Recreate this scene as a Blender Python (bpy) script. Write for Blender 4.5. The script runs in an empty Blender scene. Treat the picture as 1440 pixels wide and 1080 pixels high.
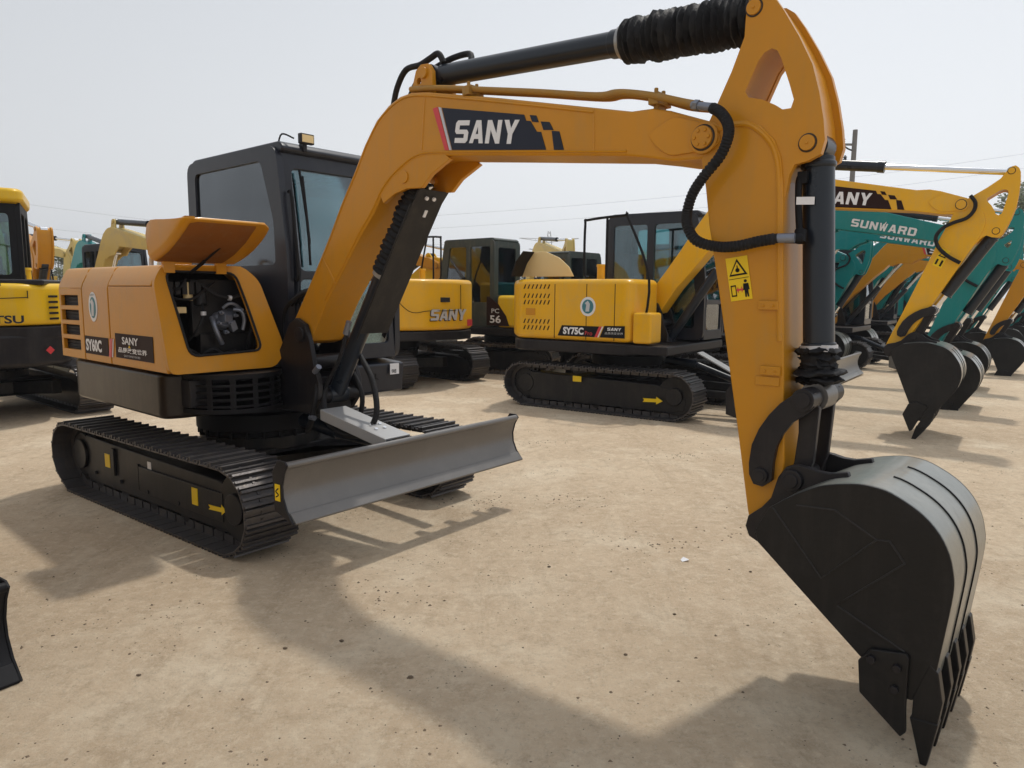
import bpy, math, random
from math import sin, cos, pi, radians as R
from mathutils import Vector as V, Matrix
from mathutils.geometry import tessellate_polygon
random.seed(7)
scn = bpy.context.scene
COL = scn.collection

# ---------------------------------------------------------------- materials
def mat(name, base, rough=.5, metal=0., coat=0., var=.12, scale=6., bump=0., dirt=None, dirt_amt=0., dirt_scale=3., bscale=60., spec=.35, wear=0., wearc=(.30,.24,.16)):
    m = bpy.data.materials.new(name); m.use_nodes = True
    nt = m.node_tree; n = nt.nodes; l = nt.links; b = n['Principled BSDF']
    b.inputs['Roughness'].default_value = rough; b.inputs['Metallic'].default_value = metal
    b.inputs['Coat Weight'].default_value = coat; b.inputs['Coat Roughness'].default_value = .12
    b.inputs['Specular IOR Level'].default_value = spec
    tc = n.new('ShaderNodeTexCoord')
    no = n.new('ShaderNodeTexNoise'); no.inputs['Scale'].default_value = scale; no.inputs['Detail'].default_value = 6
    l.new(tc.outputs['Object'], no.inputs['Vector'])
    mx = n.new('ShaderNodeMix'); mx.data_type = 'RGBA'
    mx.inputs['A'].default_value = (*[c*(1-var) for c in base], 1); mx.inputs['B'].default_value = (*[min(1, c*(1+var)) for c in base], 1)
    l.new(no.outputs['Fac'], mx.inputs['Factor'])
    out = mx.outputs['Result']
    rg = n.new('ShaderNodeMapRange'); rg.inputs['To Min'].default_value = max(0, rough-.1); rg.inputs['To Max'].default_value = min(1, rough+.12)
    l.new(no.outputs['Fac'], rg.inputs['Value']); l.new(rg.outputs['Result'], b.inputs['Roughness'])
    if dirt:
        n2 = n.new('ShaderNodeTexNoise'); n2.inputs['Scale'].default_value = dirt_scale; n2.inputs['Detail'].default_value = 9; n2.inputs['Roughness'].default_value = .68
        l.new(tc.outputs['Object'], n2.inputs['Vector'])
        cr = n.new('ShaderNodeMapRange'); cr.inputs['From Min'].default_value = .48; cr.inputs['From Max'].default_value = .72
        cr.inputs['To Max'].default_value = dirt_amt; l.new(n2.outputs['Fac'], cr.inputs['Value'])
        m2 = n.new('ShaderNodeMix'); m2.data_type = 'RGBA'; m2.inputs['B'].default_value = (*dirt, 1)
        l.new(cr.outputs['Result'], m2.inputs['Factor']); l.new(out, m2.inputs['A']); out = m2.outputs['Result']
    if wear:      # rain streaks and fine settled specks
        mp = n.new('ShaderNodeMapping'); mp.inputs['Scale'].default_value = (9, 9, 1.1); l.new(tc.outputs['Object'], mp.inputs['Vector'])
        for vec, sc, lo, hi, amt in ((mp.outputs[0], 1.6, .50, .74, wear), (tc.outputs['Object'], 70., .62, .72, wear*.8), (tc.outputs['Object'], 9., .56, .70, wear*.7)):
            q = n.new('ShaderNodeTexNoise'); q.inputs['Scale'].default_value = sc; q.inputs['Detail'].default_value = 7; q.inputs['Roughness'].default_value = .7; l.new(vec, q.inputs['Vector'])
            c2 = n.new('ShaderNodeMapRange'); c2.inputs['From Min'].default_value = lo; c2.inputs['From Max'].default_value = hi; c2.inputs['To Max'].default_value = amt; l.new(q.outputs['Fac'], c2.inputs['Value'])
            m3 = n.new('ShaderNodeMix'); m3.data_type = 'RGBA'; m3.inputs['B'].default_value = (*wearc, 1); l.new(c2.outputs['Result'], m3.inputs['Factor']); l.new(out, m3.inputs['A']); out = m3.outputs['Result']
    l.new(out, b.inputs['Base Color'])
    if bump:
        n3 = n.new('ShaderNodeTexNoise'); n3.inputs['Scale'].default_value = bscale; n3.inputs['Detail'].default_value = 4
        l.new(tc.outputs['Object'], n3.inputs['Vector'])
        bp = n.new('ShaderNodeBump'); bp.inputs['Strength'].default_value = bump; bp.inputs['Distance'].default_value = .01
        l.new(n3.outputs['Fac'], bp.inputs['Height']); l.new(bp.outputs['Normal'], b.inputs['Normal'])
    return m

def glass(name, tint, rough=.03, ior=1.5):
    m = bpy.data.materials.new(name); m.use_nodes = True
    nt = m.node_tree; n = nt.nodes; l = nt.links; n.remove(n['Principled BSDF'])
    t = n.new('ShaderNodeBsdfTransparent'); t.inputs['Color'].default_value = (*tint, 1)
    g = n.new('ShaderNodeBsdfGlossy'); g.inputs['Roughness'].default_value = rough; g.inputs['Color'].default_value = (.9, .95, 1, 1)
    f = n.new('ShaderNodeFresnel'); f.inputs['IOR'].default_value = ior
    no = n.new('ShaderNodeTexNoise'); no.inputs['Scale'].default_value = 2.5
    ad = n.new('ShaderNodeMath'); ad.operation = 'MULTIPLY_ADD'; ad.inputs[1].default_value = .08; ad.inputs[2].default_value = .02
    ad2 = n.new('ShaderNodeMath'); ad2.operation = 'ADD'
    l.new(no.outputs['Fac'], ad.inputs[0]); l.new(ad.outputs[0], ad2.inputs[0]); l.new(f.outputs[0], ad2.inputs[1])
    mx = n.new('ShaderNodeMixShader'); l.new(ad2.outputs[0], mx.inputs[0]); l.new(t.outputs[0], mx.inputs[1]); l.new(g.outputs[0], mx.inputs[2])
    l.new(mx.outputs[0], n['Material Output'].inputs['Surface'])
    return m

DUST = (.36, .30, .22)
M = {}
def mk(k, *a, **kw): M[k] = mat(k, *a, **kw)
mk('orange', (.57, .245, .012), .32, coat=.14, spec=.25, var=.10, scale=1.6, dirt=(.42, .21, .02), dirt_amt=.4, dirt_scale=2.2, bump=.05, bscale=25, wear=.24, wearc=(.36,.23,.09))
mk('yellow', (.80, .42, .008), .34, wear=.22, wearc=(.45,.34,.18), coat=.15, spec=.3, var=.06, scale=2, dirt=DUST, dirt_amt=.16, dirt_scale=3, bump=.04, bscale=25)
mk('lemon', (.78, .48, .008), .36, wear=.22, wearc=(.5,.4,.22), coat=.15, spec=.3, var=.05, scale=2, dirt=DUST, dirt_amt=.15, dirt_scale=3)
mk('faded', (.62, .46, .14), .5, coat=.1, var=.1, scale=2, dirt=DUST, dirt_amt=.5, dirt_scale=3)
mk('cream', (.78, .60, .30), .5, coat=.2, var=.05)
mk('teal', (.004, .22, .225), .36, wear=.2, wearc=(.12,.26,.25), coat=.15, spec=.3, var=.08, scale=2, dirt=(.05, .22, .24), dirt_amt=.3)
mk('charcoal', (.013, .012, .015), .42, coat=.08, spec=.25, wear=.12, wearc=(.10,.085,.07), var=.15, scale=4, dirt=DUST, dirt_amt=.035, dirt_scale=4)
mk('skirt', (.022, .015, .011), .32, coat=.12, spec=.25, wear=.08, var=.12, scale=3, dirt=DUST, dirt_amt=.10, dirt_scale=3)
mk('slate', (.018, .021, .031), .32, coat=.12, spec=.3, wear=.06, wearc=(.12,.12,.12), var=.1, dirt=(.16, .15, .14), dirt_amt=.05)
mk('black', (.008, .008, .010), .55, spec=.2, var=.2)
mk('steel_pale', (.42, .42, .42), .42, metal=.35, var=.1, scale=3)
mk('void', (.004, .004, .006), .8, var=.2)
mk('rubber', (.012, .012, .014), .6, spec=.25, wear=.12, wearc=(.10,.095,.085), var=.2, bump=.3, bscale=90)
mk('bucket', (.009, .009, .010), .40, coat=.06, spec=.25, wear=.14, wearc=(.07,.062,.055), var=.25, scale=5, dirt=(.06, .055, .05), dirt_amt=.18, dirt_scale=5, bump=.12, bscale=40)
mk('barrel', (.014, .019, .028), .30, coat=.2, spec=.3, var=.15)
mk('bucket_back_sheen', (.19, .20, .185), .34, metal=.25, coat=.4, wear=.35, wearc=(.10,.095,.085), var=.12, scale=4, dirt=(.36,.35,.31), dirt_amt=.5, dirt_scale=3, bump=.08, bscale=30)  # pale base and tint paint the sky's sheen on black paint; dark wear over it
mk('steel', (.165, .158, .152), .36, metal=.5, var=.15, scale=3, dirt=(.20, .19, .18), dirt_amt=.5, dirt_scale=6, bump=.06)
mk('steel_light', (.36, .36, .36), .4, metal=.5, var=.15, scale=3, dirt=DUST, dirt_amt=.3)
mk('track', (.085, .080, .082), .42, metal=.5, wear=.35, wearc=(.17,.14,.10), var=.3, scale=9, dirt=(.16, .13, .10), dirt_amt=.18, dirt_scale=10, bump=.15)
mk('track_dusty', (.13, .11, .10), .6, metal=.2, var=.3, scale=9, dirt=DUST, dirt_amt=.7, dirt_scale=8, bump=.15)
mk('frame', (.012, .012, .014), .42, coat=.06, spec=.25, wear=.16, wearc=(.11,.09,.07), var=.15, dirt=DUST, dirt_amt=.04, dirt_scale=5)
mk('chrome', (.75, .76, .78), .12, metal=1, var=.03)
mk('pipe', (.36, .19, .035), .45, var=.15, spec=.25, wear=.3)
mk('cab_grey_green', (.045,.056,.052), .4, var=.15, wear=.2)
mk('grease', (.035,.022,.012), .35, var=.4, scale=30)
mk('shaded_liner', (.24, .085, .018), .55, var=.25, scale=5, spec=.2, wear=.2)  # brown hatch lining, darkened to paint in the shade of its underside
mk('weld', (.024,.023,.023), .5, var=.3, scale=40, bump=.5, bscale=120)
mk('pump', (.22, .24, .29), .38, metal=.6, var=.25, scale=12)
mk('white', (.78, .78, .80), .45, var=.03)
mk('silver', (.55, .56, .60), .35, metal=.3, var=.1)
mk('decal_dark', (.014, .019, .036), .5, spec=.3, var=.05)
mk('decal_brown', (.024, .008, .006), .55, spec=.15, var=.05)
mk('decal_red', (.62, .05, .06), .4, coat=.2, var=.05)
mk('sticker', (.86, .58, .01), .4, var=.04)
mk('logo_blue', (.05, .20, .24), .4, var=.25, scale=30)
mk('wood', (.20, .18, .16), .8, var=.2)
M['glass'] = glass('glass', (.50, .70, .72), .03, 1.6)
M['glass_dark'] = glass('glass_dark', (.30, .32, .36), .10, 1.62)
M['glass_clear'] = glass('glass_clear', (.80, .90, .88), .03, 1.75)

# ---------------------------------------------------------------- mesh builder
def mtx(cols):
    m = Matrix.Identity(4)
    for i, c in enumerate(cols):
        for r in range(3): m[r][i] = c[r]
    return m
class MB:
    def __init__(s): s.v = []; s.f = []; s.p = []
    def add(s, vs, fs):
        b = len(s.v); s.p.append((b, b+len(vs), len(s.f), len(s.f)+len(fs))); s.v += [tuple(v) for v in vs]; s.f += [tuple(b+i for i in f) for f in fs]; return s
    def box(s, x0, x1, y0, y1, z0, z1):
        return s.add([(x0,y0,z0),(x1,y0,z0),(x1,y1,z0),(x0,y1,z0),(x0,y0,z1),(x1,y0,z1),(x1,y1,z1),(x0,y1,z1)],
                     [(0,3,2,1),(4,5,6,7),(0,1,5,4),(1,2,6,5),(2,3,7,6),(3,0,4,7)])
    def obox(s, c, ax, ay, az):   # centre + half-axis vectors
        c, ax, ay, az = V(c), V(ax), V(ay), V(az); vs = []
        for k in (-1, 1):
            for i, j in ((-1,-1),(1,-1),(1,1),(-1,1)): vs.append(c+ax*i+ay*j+az*k)
        return s.add(vs, [(0,3,2,1),(4,5,6,7),(0,1,5,4),(1,2,6,5),(2,3,7,6),(3,0,4,7)])
    def prism(s, pts, a, b, plane='xz', holes=()):
        mp = {'xz': lambda p, t: (p[0], t, p[1]), 'yz': lambda p, t: (t, p[0], p[1]), 'xy': lambda p, t: (p[0], p[1], t)}[plane]
        loops = [list(pts)]+[list(h) for h in holes]; flat = [p for L in loops for p in L]; n = len(flat)
        vs = [mp(p, a) for p in flat]+[mp(p, b) for p in flat]; fs = []
        if holes:
            tri = tessellate_polygon([[V((p[0], p[1], 0)) for p in L] for L in loops])
            for t in tri: fs.append(tuple(t)); fs.append(tuple(i+n for i in reversed(t)))
        else:
            fs.append(tuple(range(n))); fs.append(tuple(range(2*n-1, n-1, -1)))
        o = 0
        for L in loops:
            k = len(L)
            for i in range(k): fs.append((o+i, o+(i+1) % k, o+(i+1) % k+n, o+i+n))
            o += k
        return s.add(vs, fs)
    def cyl(s, p0, p1, r0, r1=None, n=20, cap=True):
        r1 = r0 if r1 is None else r1
        return s.lathe(p0, p1, [(0, r0), (1, r1)], n, cap)
    def lathe(s, p0, p1, prof, n=20, cap=True):
        p0, p1 = V(p0), V(p1); d = p1-p0; L = d.length; d = d/L
        u = d.orthogonal().normalized(); w = d.cross(u); vs = []; fs = []
        for t, r in prof:
            c = p0+d*(t*L)
            for i in range(n):
                a = 2*pi*i/n; vs.append(c+u*(cos(a)*r)+w*(sin(a)*r))
        for k in range(len(prof)-1):
            for i in range(n): fs.append((k*n+i, k*n+(i+1) % n, (k+1)*n+(i+1) % n, (k+1)*n+i))
        if cap: fs.append(tuple(reversed(range(n)))); fs.append(tuple(range((len(prof)-1)*n, len(prof)*n)))
        return s.add(vs, fs)
    def tube(s, path, r, n=10, smooth=True, rf=None):
        P = [V(p) for p in path]
        if smooth and len(P) > 2: P = catmull(P, 5)
        vs = []; fs = []; prev = None
        for i, p in enumerate(P):
            d = (P[min(i+1, len(P)-1)]-P[max(i-1, 0)]).normalized()
            u = d.orthogonal().normalized() if prev is None else (prev-d*prev.dot(d)).normalized()
            prev = u; w = d.cross(u); rr = r if rf is None else rf(i/(len(P)-1))*r
            for k in range(n):
                a = 2*pi*k/n; vs.append(p+u*(cos(a)*rr)+w*(sin(a)*rr))
        m = len(P)
        for i in range(m-1):
            for k in range(n): fs.append((i*n+k, i*n+(k+1) % n, (i+1)*n+(k+1) % n, (i+1)*n+k))
        fs.append(tuple(reversed(range(n)))); fs.append(tuple(range((m-1)*n, m*n)))
        return s.add(vs, fs)
    def xf(s, fn): s.v = [tuple(fn(V(v))) for v in s.v]; return s
    def each(s, name, m, parent=None, rot=0., gap=.004, **kw):
        '''one object for every group of touching pieces'''
        bx = []
        for a, b, _, _ in s.p:
            q = s.v[a:b]; bx.append([min(v[i] for v in q)-gap for i in range(3)]+[max(v[i] for v in q)+gap for i in range(3)])
        g = list(range(len(bx)))
        for i in range(len(bx)):
            for j in range(i):
                if all(bx[i][k] <= bx[j][k+3] and bx[j][k] <= bx[i][k+3] for k in range(3)):
                    gi, gj = g[i], g[j]; g = [gj if q == gi else q for q in g]
        out = []
        for k in sorted(set(g)):
            mb = MB()
            for i, (a, b, c, d) in enumerate(s.p):
                if g[i] == k: mb.add(s.v[a:b], [tuple(q-a for q in f) for f in s.f[c:d]])
            out.append(mb.build(name, m, parent, rot, **kw))
        return out
    def build(s, name, m, parent=None, rot=0., bevel=0., ang=38, seg=2, label=None):
        me = bpy.data.meshes.new(name); me.from_pydata(s.v, [], s.f)
        import bmesh
        bm = bmesh.new(); bm.from_mesh(me); bmesh.ops.recalc_face_normals(bm, faces=bm.faces[:]); bm.to_mesh(me); bm.free()
        me.materials.append(M[m] if isinstance(m, str) else m)
        me.polygons.foreach_set('use_smooth', [True]*len(me.polygons)); me.set_sharp_from_angle(angle=R(ang)); me.update()
        o = bpy.data.objects.new(name, me); COL.objects.link(o)
        if parent: o.parent = parent
        o.rotation_euler.z = rot
        if bevel:
            b = o.modifiers.new('bevel', 'BEVEL'); b.width = bevel; b.segments = seg; b.limit_method = 'ANGLE'; b.angle_limit = R(35); b.harden_normals = True
        if label: o['label'] = label
        return o
def catmull(P, k):
    out = []
    for i in range(len(P)-1):
        a, b, c, d = P[max(i-1, 0)], P[i], P[i+1], P[min(i+2, len(P)-1)]
        for j in range(k):
            t = j/k; out.append(.5*((2*b)+(c-a)*t+(2*a-5*b+4*c-d)*t*t+(3*b-a-3*c+d)*t**3))
    out.append(P[-1]); return out
def thing(name, label, cat, loc=(0,0,0), rz=0., group=None, scale=1.):
    o = bpy.data.objects.new(name, None); COL.objects.link(o); o.location = loc; o.rotation_euler = (0,0,rz); o.scale = (scale,)*3
    o.empty_display_size = .2; o['label'] = label; o['category'] = cat
    if group: o['group'] = group
    return o
def tag(o, label=None, cat=None, group=None, kind=None):
    if label: o['label'] = label
    if cat: o['category'] = cat
    if group: o['group'] = group
    if kind: o['kind'] = kind
    return o
def copy_tree(o, parent=None):
    c = o.copy(); COL.objects.link(c)
    if parent: c.parent = parent
    for ch in list(o.children): copy_tree(ch, c)
    return c
def rounded(pts, r=.05, k=4):     # round the corners of a polygon
    out = []; n = len(pts)
    for i in range(n):
        a, b, c = V((*pts[i-1], 0)), V((*pts[i], 0)), V((*pts[(i+1) % n], 0))
        d0, d1 = a-b, c-b; q = min(r, d0.length*.45, d1.length*.45); p0, p1 = b+d0.normalized()*q, b+d1.normalized()*q
        for j in range(k+1):
            t = j/k; p = p0*(1-t)**2+b*2*t*(1-t)+p1*t*t; out.append((p.x, p.y))
    return out
def circ(cx, cz, r, n=20): return [(cx+r*cos(2*pi*i/n), cz+r*sin(2*pi*i/n)) for i in range(n)]
GLYPH = {
 'S': ([(.05,0),(.86,0),(1,.12),(1,.48),(.87,.59),(.30,.59),(.30,.78),(1,.78),(1,1),(.14,1),(0,.88),(0,.50),(.12,.40),(.70,.40),(.70,.22),(.05,.22)], []),
 'A': ([(0,0),(.34,1),(.68,1),(1,0),(.71,0),(.655,.19),(.33,.19),(.27,0)], [[(.40,.40),(.59,.40),(.50,.74)]]),
 'N': ([(0,0),(0,1),(.29,1),(.72,.42),(.72,1),(1,1),(1,0),(.73,0),(.28,.60),(.28,0)], []),
 'Y': ([(0,1),(.31,1),(.51,.64),(.70,1),(1,1),(.65,.41),(.65,0),(.36,0),(.36,.41)], []),
 'U': ([(0,1),(.28,1),(.28,.22),(.72,.22),(.72,1),(1,1),(1,.12),(.87,0),(.13,0),(0,.12)], []),
 'W': ([(0,1),(.20,1),(.30,.42),(.42,.92),(.52,.92),(.66,1.22),(.74,1.22),(.62,.75),(.70,.42),(.80,1),(1,1),(.82,0),(.62,0),(.5,.46),(.38,0),(.18,0)], []),
 'R': ([(0,0),(0,1),(.86,1),(1,.88),(1,.50),(.88,.39),(1,0),(.70,0),(.60,.36),(.28,.36),(.28,0)], [[(.30,.57),(.71,.57),(.71,.79),(.30,.79)]]),
 'D': ([(0,0),(0,1),(.82,1),(1,.84),(1,.16),(.82,0)], [[(.29,.22),(.71,.22),(.71,.78),(.29,.78)]]),
}
def blocktext(word, o, u, v, m, parent, rot=0., ext=.002, gap=.07, lean=.0, name='lettering'):
    '''heavy block capitals filling the parallelogram o, u, v'''
    o, u, v = V(o), V(u), V(v); n = u.cross(v).normalized()*ext; k = len(word); w = (1-gap*(k-1))/k; mb = MB()
    for i, c in enumerate(word):
        out, hl = GLYPH[c]; x0 = i*(w+gap)
        q = MB(); q.prism(out, 0, 1, 'xy', holes=hl)
        mb.add([o+u*(x0+p[0]*w+lean*(p[1]-.5)*.0)+v*p[1]+u*(lean*p[1])+n*p[2] for p in q.v], q.f)
    return mb.build(name, m, parent, rot)
_tc = {}
def text(body, o, u, v, m, parent, rot=0., ext=.002, bold=.0, shear=0., name='lettering', nrm=None):
    """text fitted in the parallelogram o, o+u, o+v (3-D), raised by ext"""
    key = (body, bold, shear)
    if key not in _tc:
        cu = bpy.data.curves.new('t', 'FONT'); cu.body = body; cu.offset = bold; cu.shear = shear; cu.resolution_u = 3
        ob = bpy.data.objects.new('t', cu); COL.objects.link(ob); bpy.context.view_layer.update()
        me = bpy.data.meshes.new_from_object(ob.evaluated_get(bpy.context.evaluated_depsgraph_get()))
        vs = [tuple(q.co) for q in me.vertices]; fs = [tuple(p.vertices) for p in me.polygons]
        bpy.data.objects.remove(ob); bpy.data.curves.remove(cu); bpy.data.meshes.remove(me)
        x0 = min(q[0] for q in vs); x1 = max(q[0] for q in vs); y0 = min(q[1] for q in vs); y1 = max(q[1] for q in vs)
        _tc[key] = ([((q[0]-x0)/(x1-x0), (q[1]-y0)/(y1-y0)) for q in vs], fs)
    pts, fs = _tc[key]; o, u, v = V(o), V(u), V(v); n = u.cross(v).normalized()*ext
    b = MB(); b.add([o+u*p[0]+v*p[1]+n for p in pts], fs)
    ob = b.build(name, m, parent, rot); return ob
def quad(o, u, v, th=.003):   # thin sheet parallelogram raised along u x v
    o, u, v = V(o), V(u), V(v); n = u.cross(v).normalized()*th
    b = MB(); b.add([o, o+u, o+u+v, o+v, o+n, o+u+n, o+u+v+n, o+v+n], [(0,3,2,1),(4,5,6,7),(0,1,5,4),(1,2,6,5),(2,3,7,6),(3,0,4,7)]); return b
# ---------------------------------------------------------------- excavator shapes (side profiles, x forward, z up, metres)
BOOM = [(0.696,1.337),(0.966,1.67),(1.141,1.9),(1.269,2.085),(1.412,2.267),(1.513,2.408),(1.629,2.533),(1.74,2.599),(1.84,2.631),(1.93,2.637),(2.063,2.618),(2.333,2.559),(2.581,2.504),(3.162,2.367),(3.35,2.323),(3.454,2.319),(3.538,2.297),(3.738,2.221),(3.784,2.19),(3.804,2.15),(3.77,2.112),(3.687,2.086),(3.556,2.092),(3.462,2.113),(3.332,2.138),(2.583,2.225),(2.221,2.266),(2.06,2.281),(1.96,2.273),(1.864,2.237),(1.757,2.181),(1.675,2.112),(1.59,2.008),(1.448,1.869),(1.26,1.658),(1.093,1.478),(0.90,1.215),(0.80,1.19),(0.72,1.24)]
BRKT = [(1.63,2.15),(1.679,2.059),(1.783,2.105),(1.889,2.125),(2.014,2.12),(2.09,2.182),(2.239,2.25),(2.18,2.292),(1.9,2.29)]
HEXP = [(3.441,2.211),(3.488,2.237),(3.562,2.269),(3.733,2.211),(3.774,2.154),(3.743,2.118),(3.545,2.113),(3.484,2.157)]
HEAD = [(3.843,2.627),(3.853,2.655),(3.874,2.675),(3.913,2.668),(3.946,2.643),(3.989,2.58),(4.049,2.478),(4.101,2.374),(4.131,2.273),(4.152,2.174),(4.161,2.103),(4.149,2.055),(4.103,2.035),(4.057,2.028),(4.04,1.993),(4.027,1.904),(4.03,1.748),(3.91,1.753),(3.758,1.871),(3.679,2.115),(3.691,2.196),(3.738,2.288),(3.794,2.404),(3.84,2.522)]
HOLE = [(3.97,2.447),(3.985,2.419),(4.022,2.319),(4.041,2.261),(4.032,2.232),(4.0,2.232),(3.97,2.254),(3.922,2.28),(3.866,2.297),(3.853,2.32),(3.863,2.344),(3.898,2.421),(3.921,2.449),(3.948,2.459)]
ARM = [(3.799,2.217),(3.865,2.213),(3.925,2.183),(3.98,2.124),(4.008,2.057),(4.021,1.957),(4.033,1.747),(4.056,1.374),(4.085,0.908),(4.075,0.793),(4.03,0.651),(4.01,0.60),(3.975,0.595),(3.948,0.689),(3.89,1.011),(3.782,1.572),(3.73,1.824),(3.708,1.974),(3.685,2.084),(3.719,2.204)]
EAR = [(3.967,0.68),(4.02,0.726),(4.054,0.77),(4.077,0.856),(4.105,0.9),(4.139,0.916),(4.181,0.912),(4.223,0.903),(4.264,0.902),(4.327,0.917),(4.335,0.885),(4.251,0.84),(4.198,0.795),(4.124,0.697),(4.047,0.579),(4.007,0.584),(3.974,0.599),(3.958,0.637)]
BSIDE = [(4.064,0.631),(4.053,0.675),(4.1,0.77),(4.173,0.825),(4.243,0.867),(4.286,0.888),(4.36,0.907),(4.419,0.915),(4.483,0.908),(4.547,0.881),(4.605,0.844),(4.651,0.795),(4.683,0.735),(4.699,0.671),(4.703,0.623),(4.697,0.541),(4.678,0.365),(4.669,0.289),(4.655,0.24),(4.609,0.215),(4.591,0.215),(4.444,0.312)]
CUT = [(4.443,0.305),(4.454,0.192),(4.589,0.084),(4.605,0.106),(4.599,0.193),(4.597,0.365),(4.586,0.378),(4.48,0.357),(4.464,0.333)]
LEVER = [(4.113,1.177),(4.067,1.14),(4.026,1.091),(3.989,1.031),(3.964,0.965),(3.956,0.892),(3.959,0.846),(3.978,0.81),(4.015,0.805),(4.05,0.834),(4.052,0.905),(4.062,0.971),(4.082,1.021),(4.117,1.072),(4.167,1.108),(4.194,1.14),(4.191,1.19),(4.159,1.208)]
LINK = [(4.115,1.117),(4.12,1.027),(4.11,0.908),(4.092,0.843),(4.121,0.815),(4.157,0.838),(4.182,0.92),(4.193,1.126),(4.175,1.165),(4.133,1.171)]
BSIDE = BSIDE[:2]+[(p.x, p.y) for p in catmull([V((*q, 0)) for q in BSIDE[2:19]], 3)]+BSIDE[19:]; NB = 3*16+1
PF, PE, PT, PC, PB, PA = (.85,1.26), (3.70,2.165), (4.0,.643), (4.131,.854), (4.007,.849), (4.156,1.163)
PK1, PK2, PH, PQ, PR, PS = (.99,.86), (1.87,2.19), (3.873,2.62), (1.985,2.74), (4.10,2.10), (1.985,2.74)

def rotp(p, c, a): return (c[0]+(p[0]-c[0])*cos(a)-(p[1]-c[1])*sin(a), c[1]+(p[0]-c[0])*sin(a)+(p[1]-c[1])*cos(a))
def circ2(p, rp, q, rq, side):
    d = math.dist(p, q); d = min(d, (rp+rq)*.9999); a = (rp*rp-rq*rq+d*d)/(2*d); h = math.sqrt(max(0, rp*rp-a*a))
    ux, uy = (q[0]-p[0])/d, (q[1]-p[1])/d; return (p[0]+ux*a-uy*h*side, p[1]+uy*a+ux*h*side)
class Pose:
    def __init__(s, ba=0., aa=0., ka=0., k=1., fx=0., kb=1.):
        s.ba, s.aa, s.ka, s.k, s.fx = ba, aa, ka, k, fx
        s.boom = lambda p: (lambda q: (PF[0]+fx+(q[0]-PF[0])*k, PF[1]+(q[1]-PF[1])*k))(rotp(p, PF, ba)); E = s.boom(PE); s.arm = lambda p: (lambda q: (q[0]+E[0]-PE[0], q[1]+E[1]-PE[1]))(rotp(p, PE, ba+aa))
        T = s.arm(PT); s.bkt = lambda p: (lambda q: (T[0]+(q[0]-PT[0])*kb, T[1]+(q[1]-PT[1])*kb))(rotp(p, PT, ba+aa+ka))
        s.E, s.T, s.B, s.C = E, T, s.arm(PB), s.bkt(PC)
        s.A = circ2(s.B, math.dist(PB, PA), s.C, math.dist(PC, PA), 1) if ka else s.arm(PA)
        def two(p0, p1, q0, q1):
            a = math.atan2(q1[1]-q0[1], q1[0]-q0[0])-math.atan2(p1[1]-p0[1], p1[0]-p0[0])
            return lambda p: (lambda r: (r[0]+q0[0]-p0[0], r[1]+q0[1]-p0[1]))(rotp(p, p0, a))
        s.lev = two(PB, PA, s.B, s.A); s.lnk = two(PC, PA, s.C, s.A)
def p3(p, y): return (p[0], y, p[1])
def mixp(a, b, t): return (a[0]+(b[0]-a[0])*t, a[1]+(b[1]-a[1])*t)

def bolt(mb, p, n, r=.012, h=.01):
    p, n = V(p), V(n).normalized(); mb.cyl(p, p+n*h, r, n=6)

def boot(mb, p0, p1, r, folds, n=24, jit=.15, seed=1):
    rnd = random.Random(seed); prof = [(0, r*.72)]
    for i in range(folds):
        k = 1+rnd.uniform(-jit, jit)*.5
        prof += [((i+.10)/folds, r*.76), ((i+.40+rnd.uniform(-.1, .1))/folds, r*k*.97), ((i+.56)/folds, r*k), ((i+.92)/folds, r*.76)]
    prof += [(1, r*.72)]; mb.lathe(p0, p1, prof, n)
    for i, v in enumerate(mb.v): mb.v[i] = tuple(c+rnd.uniform(-.004, .004)*jit*5 for c in v)

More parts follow.
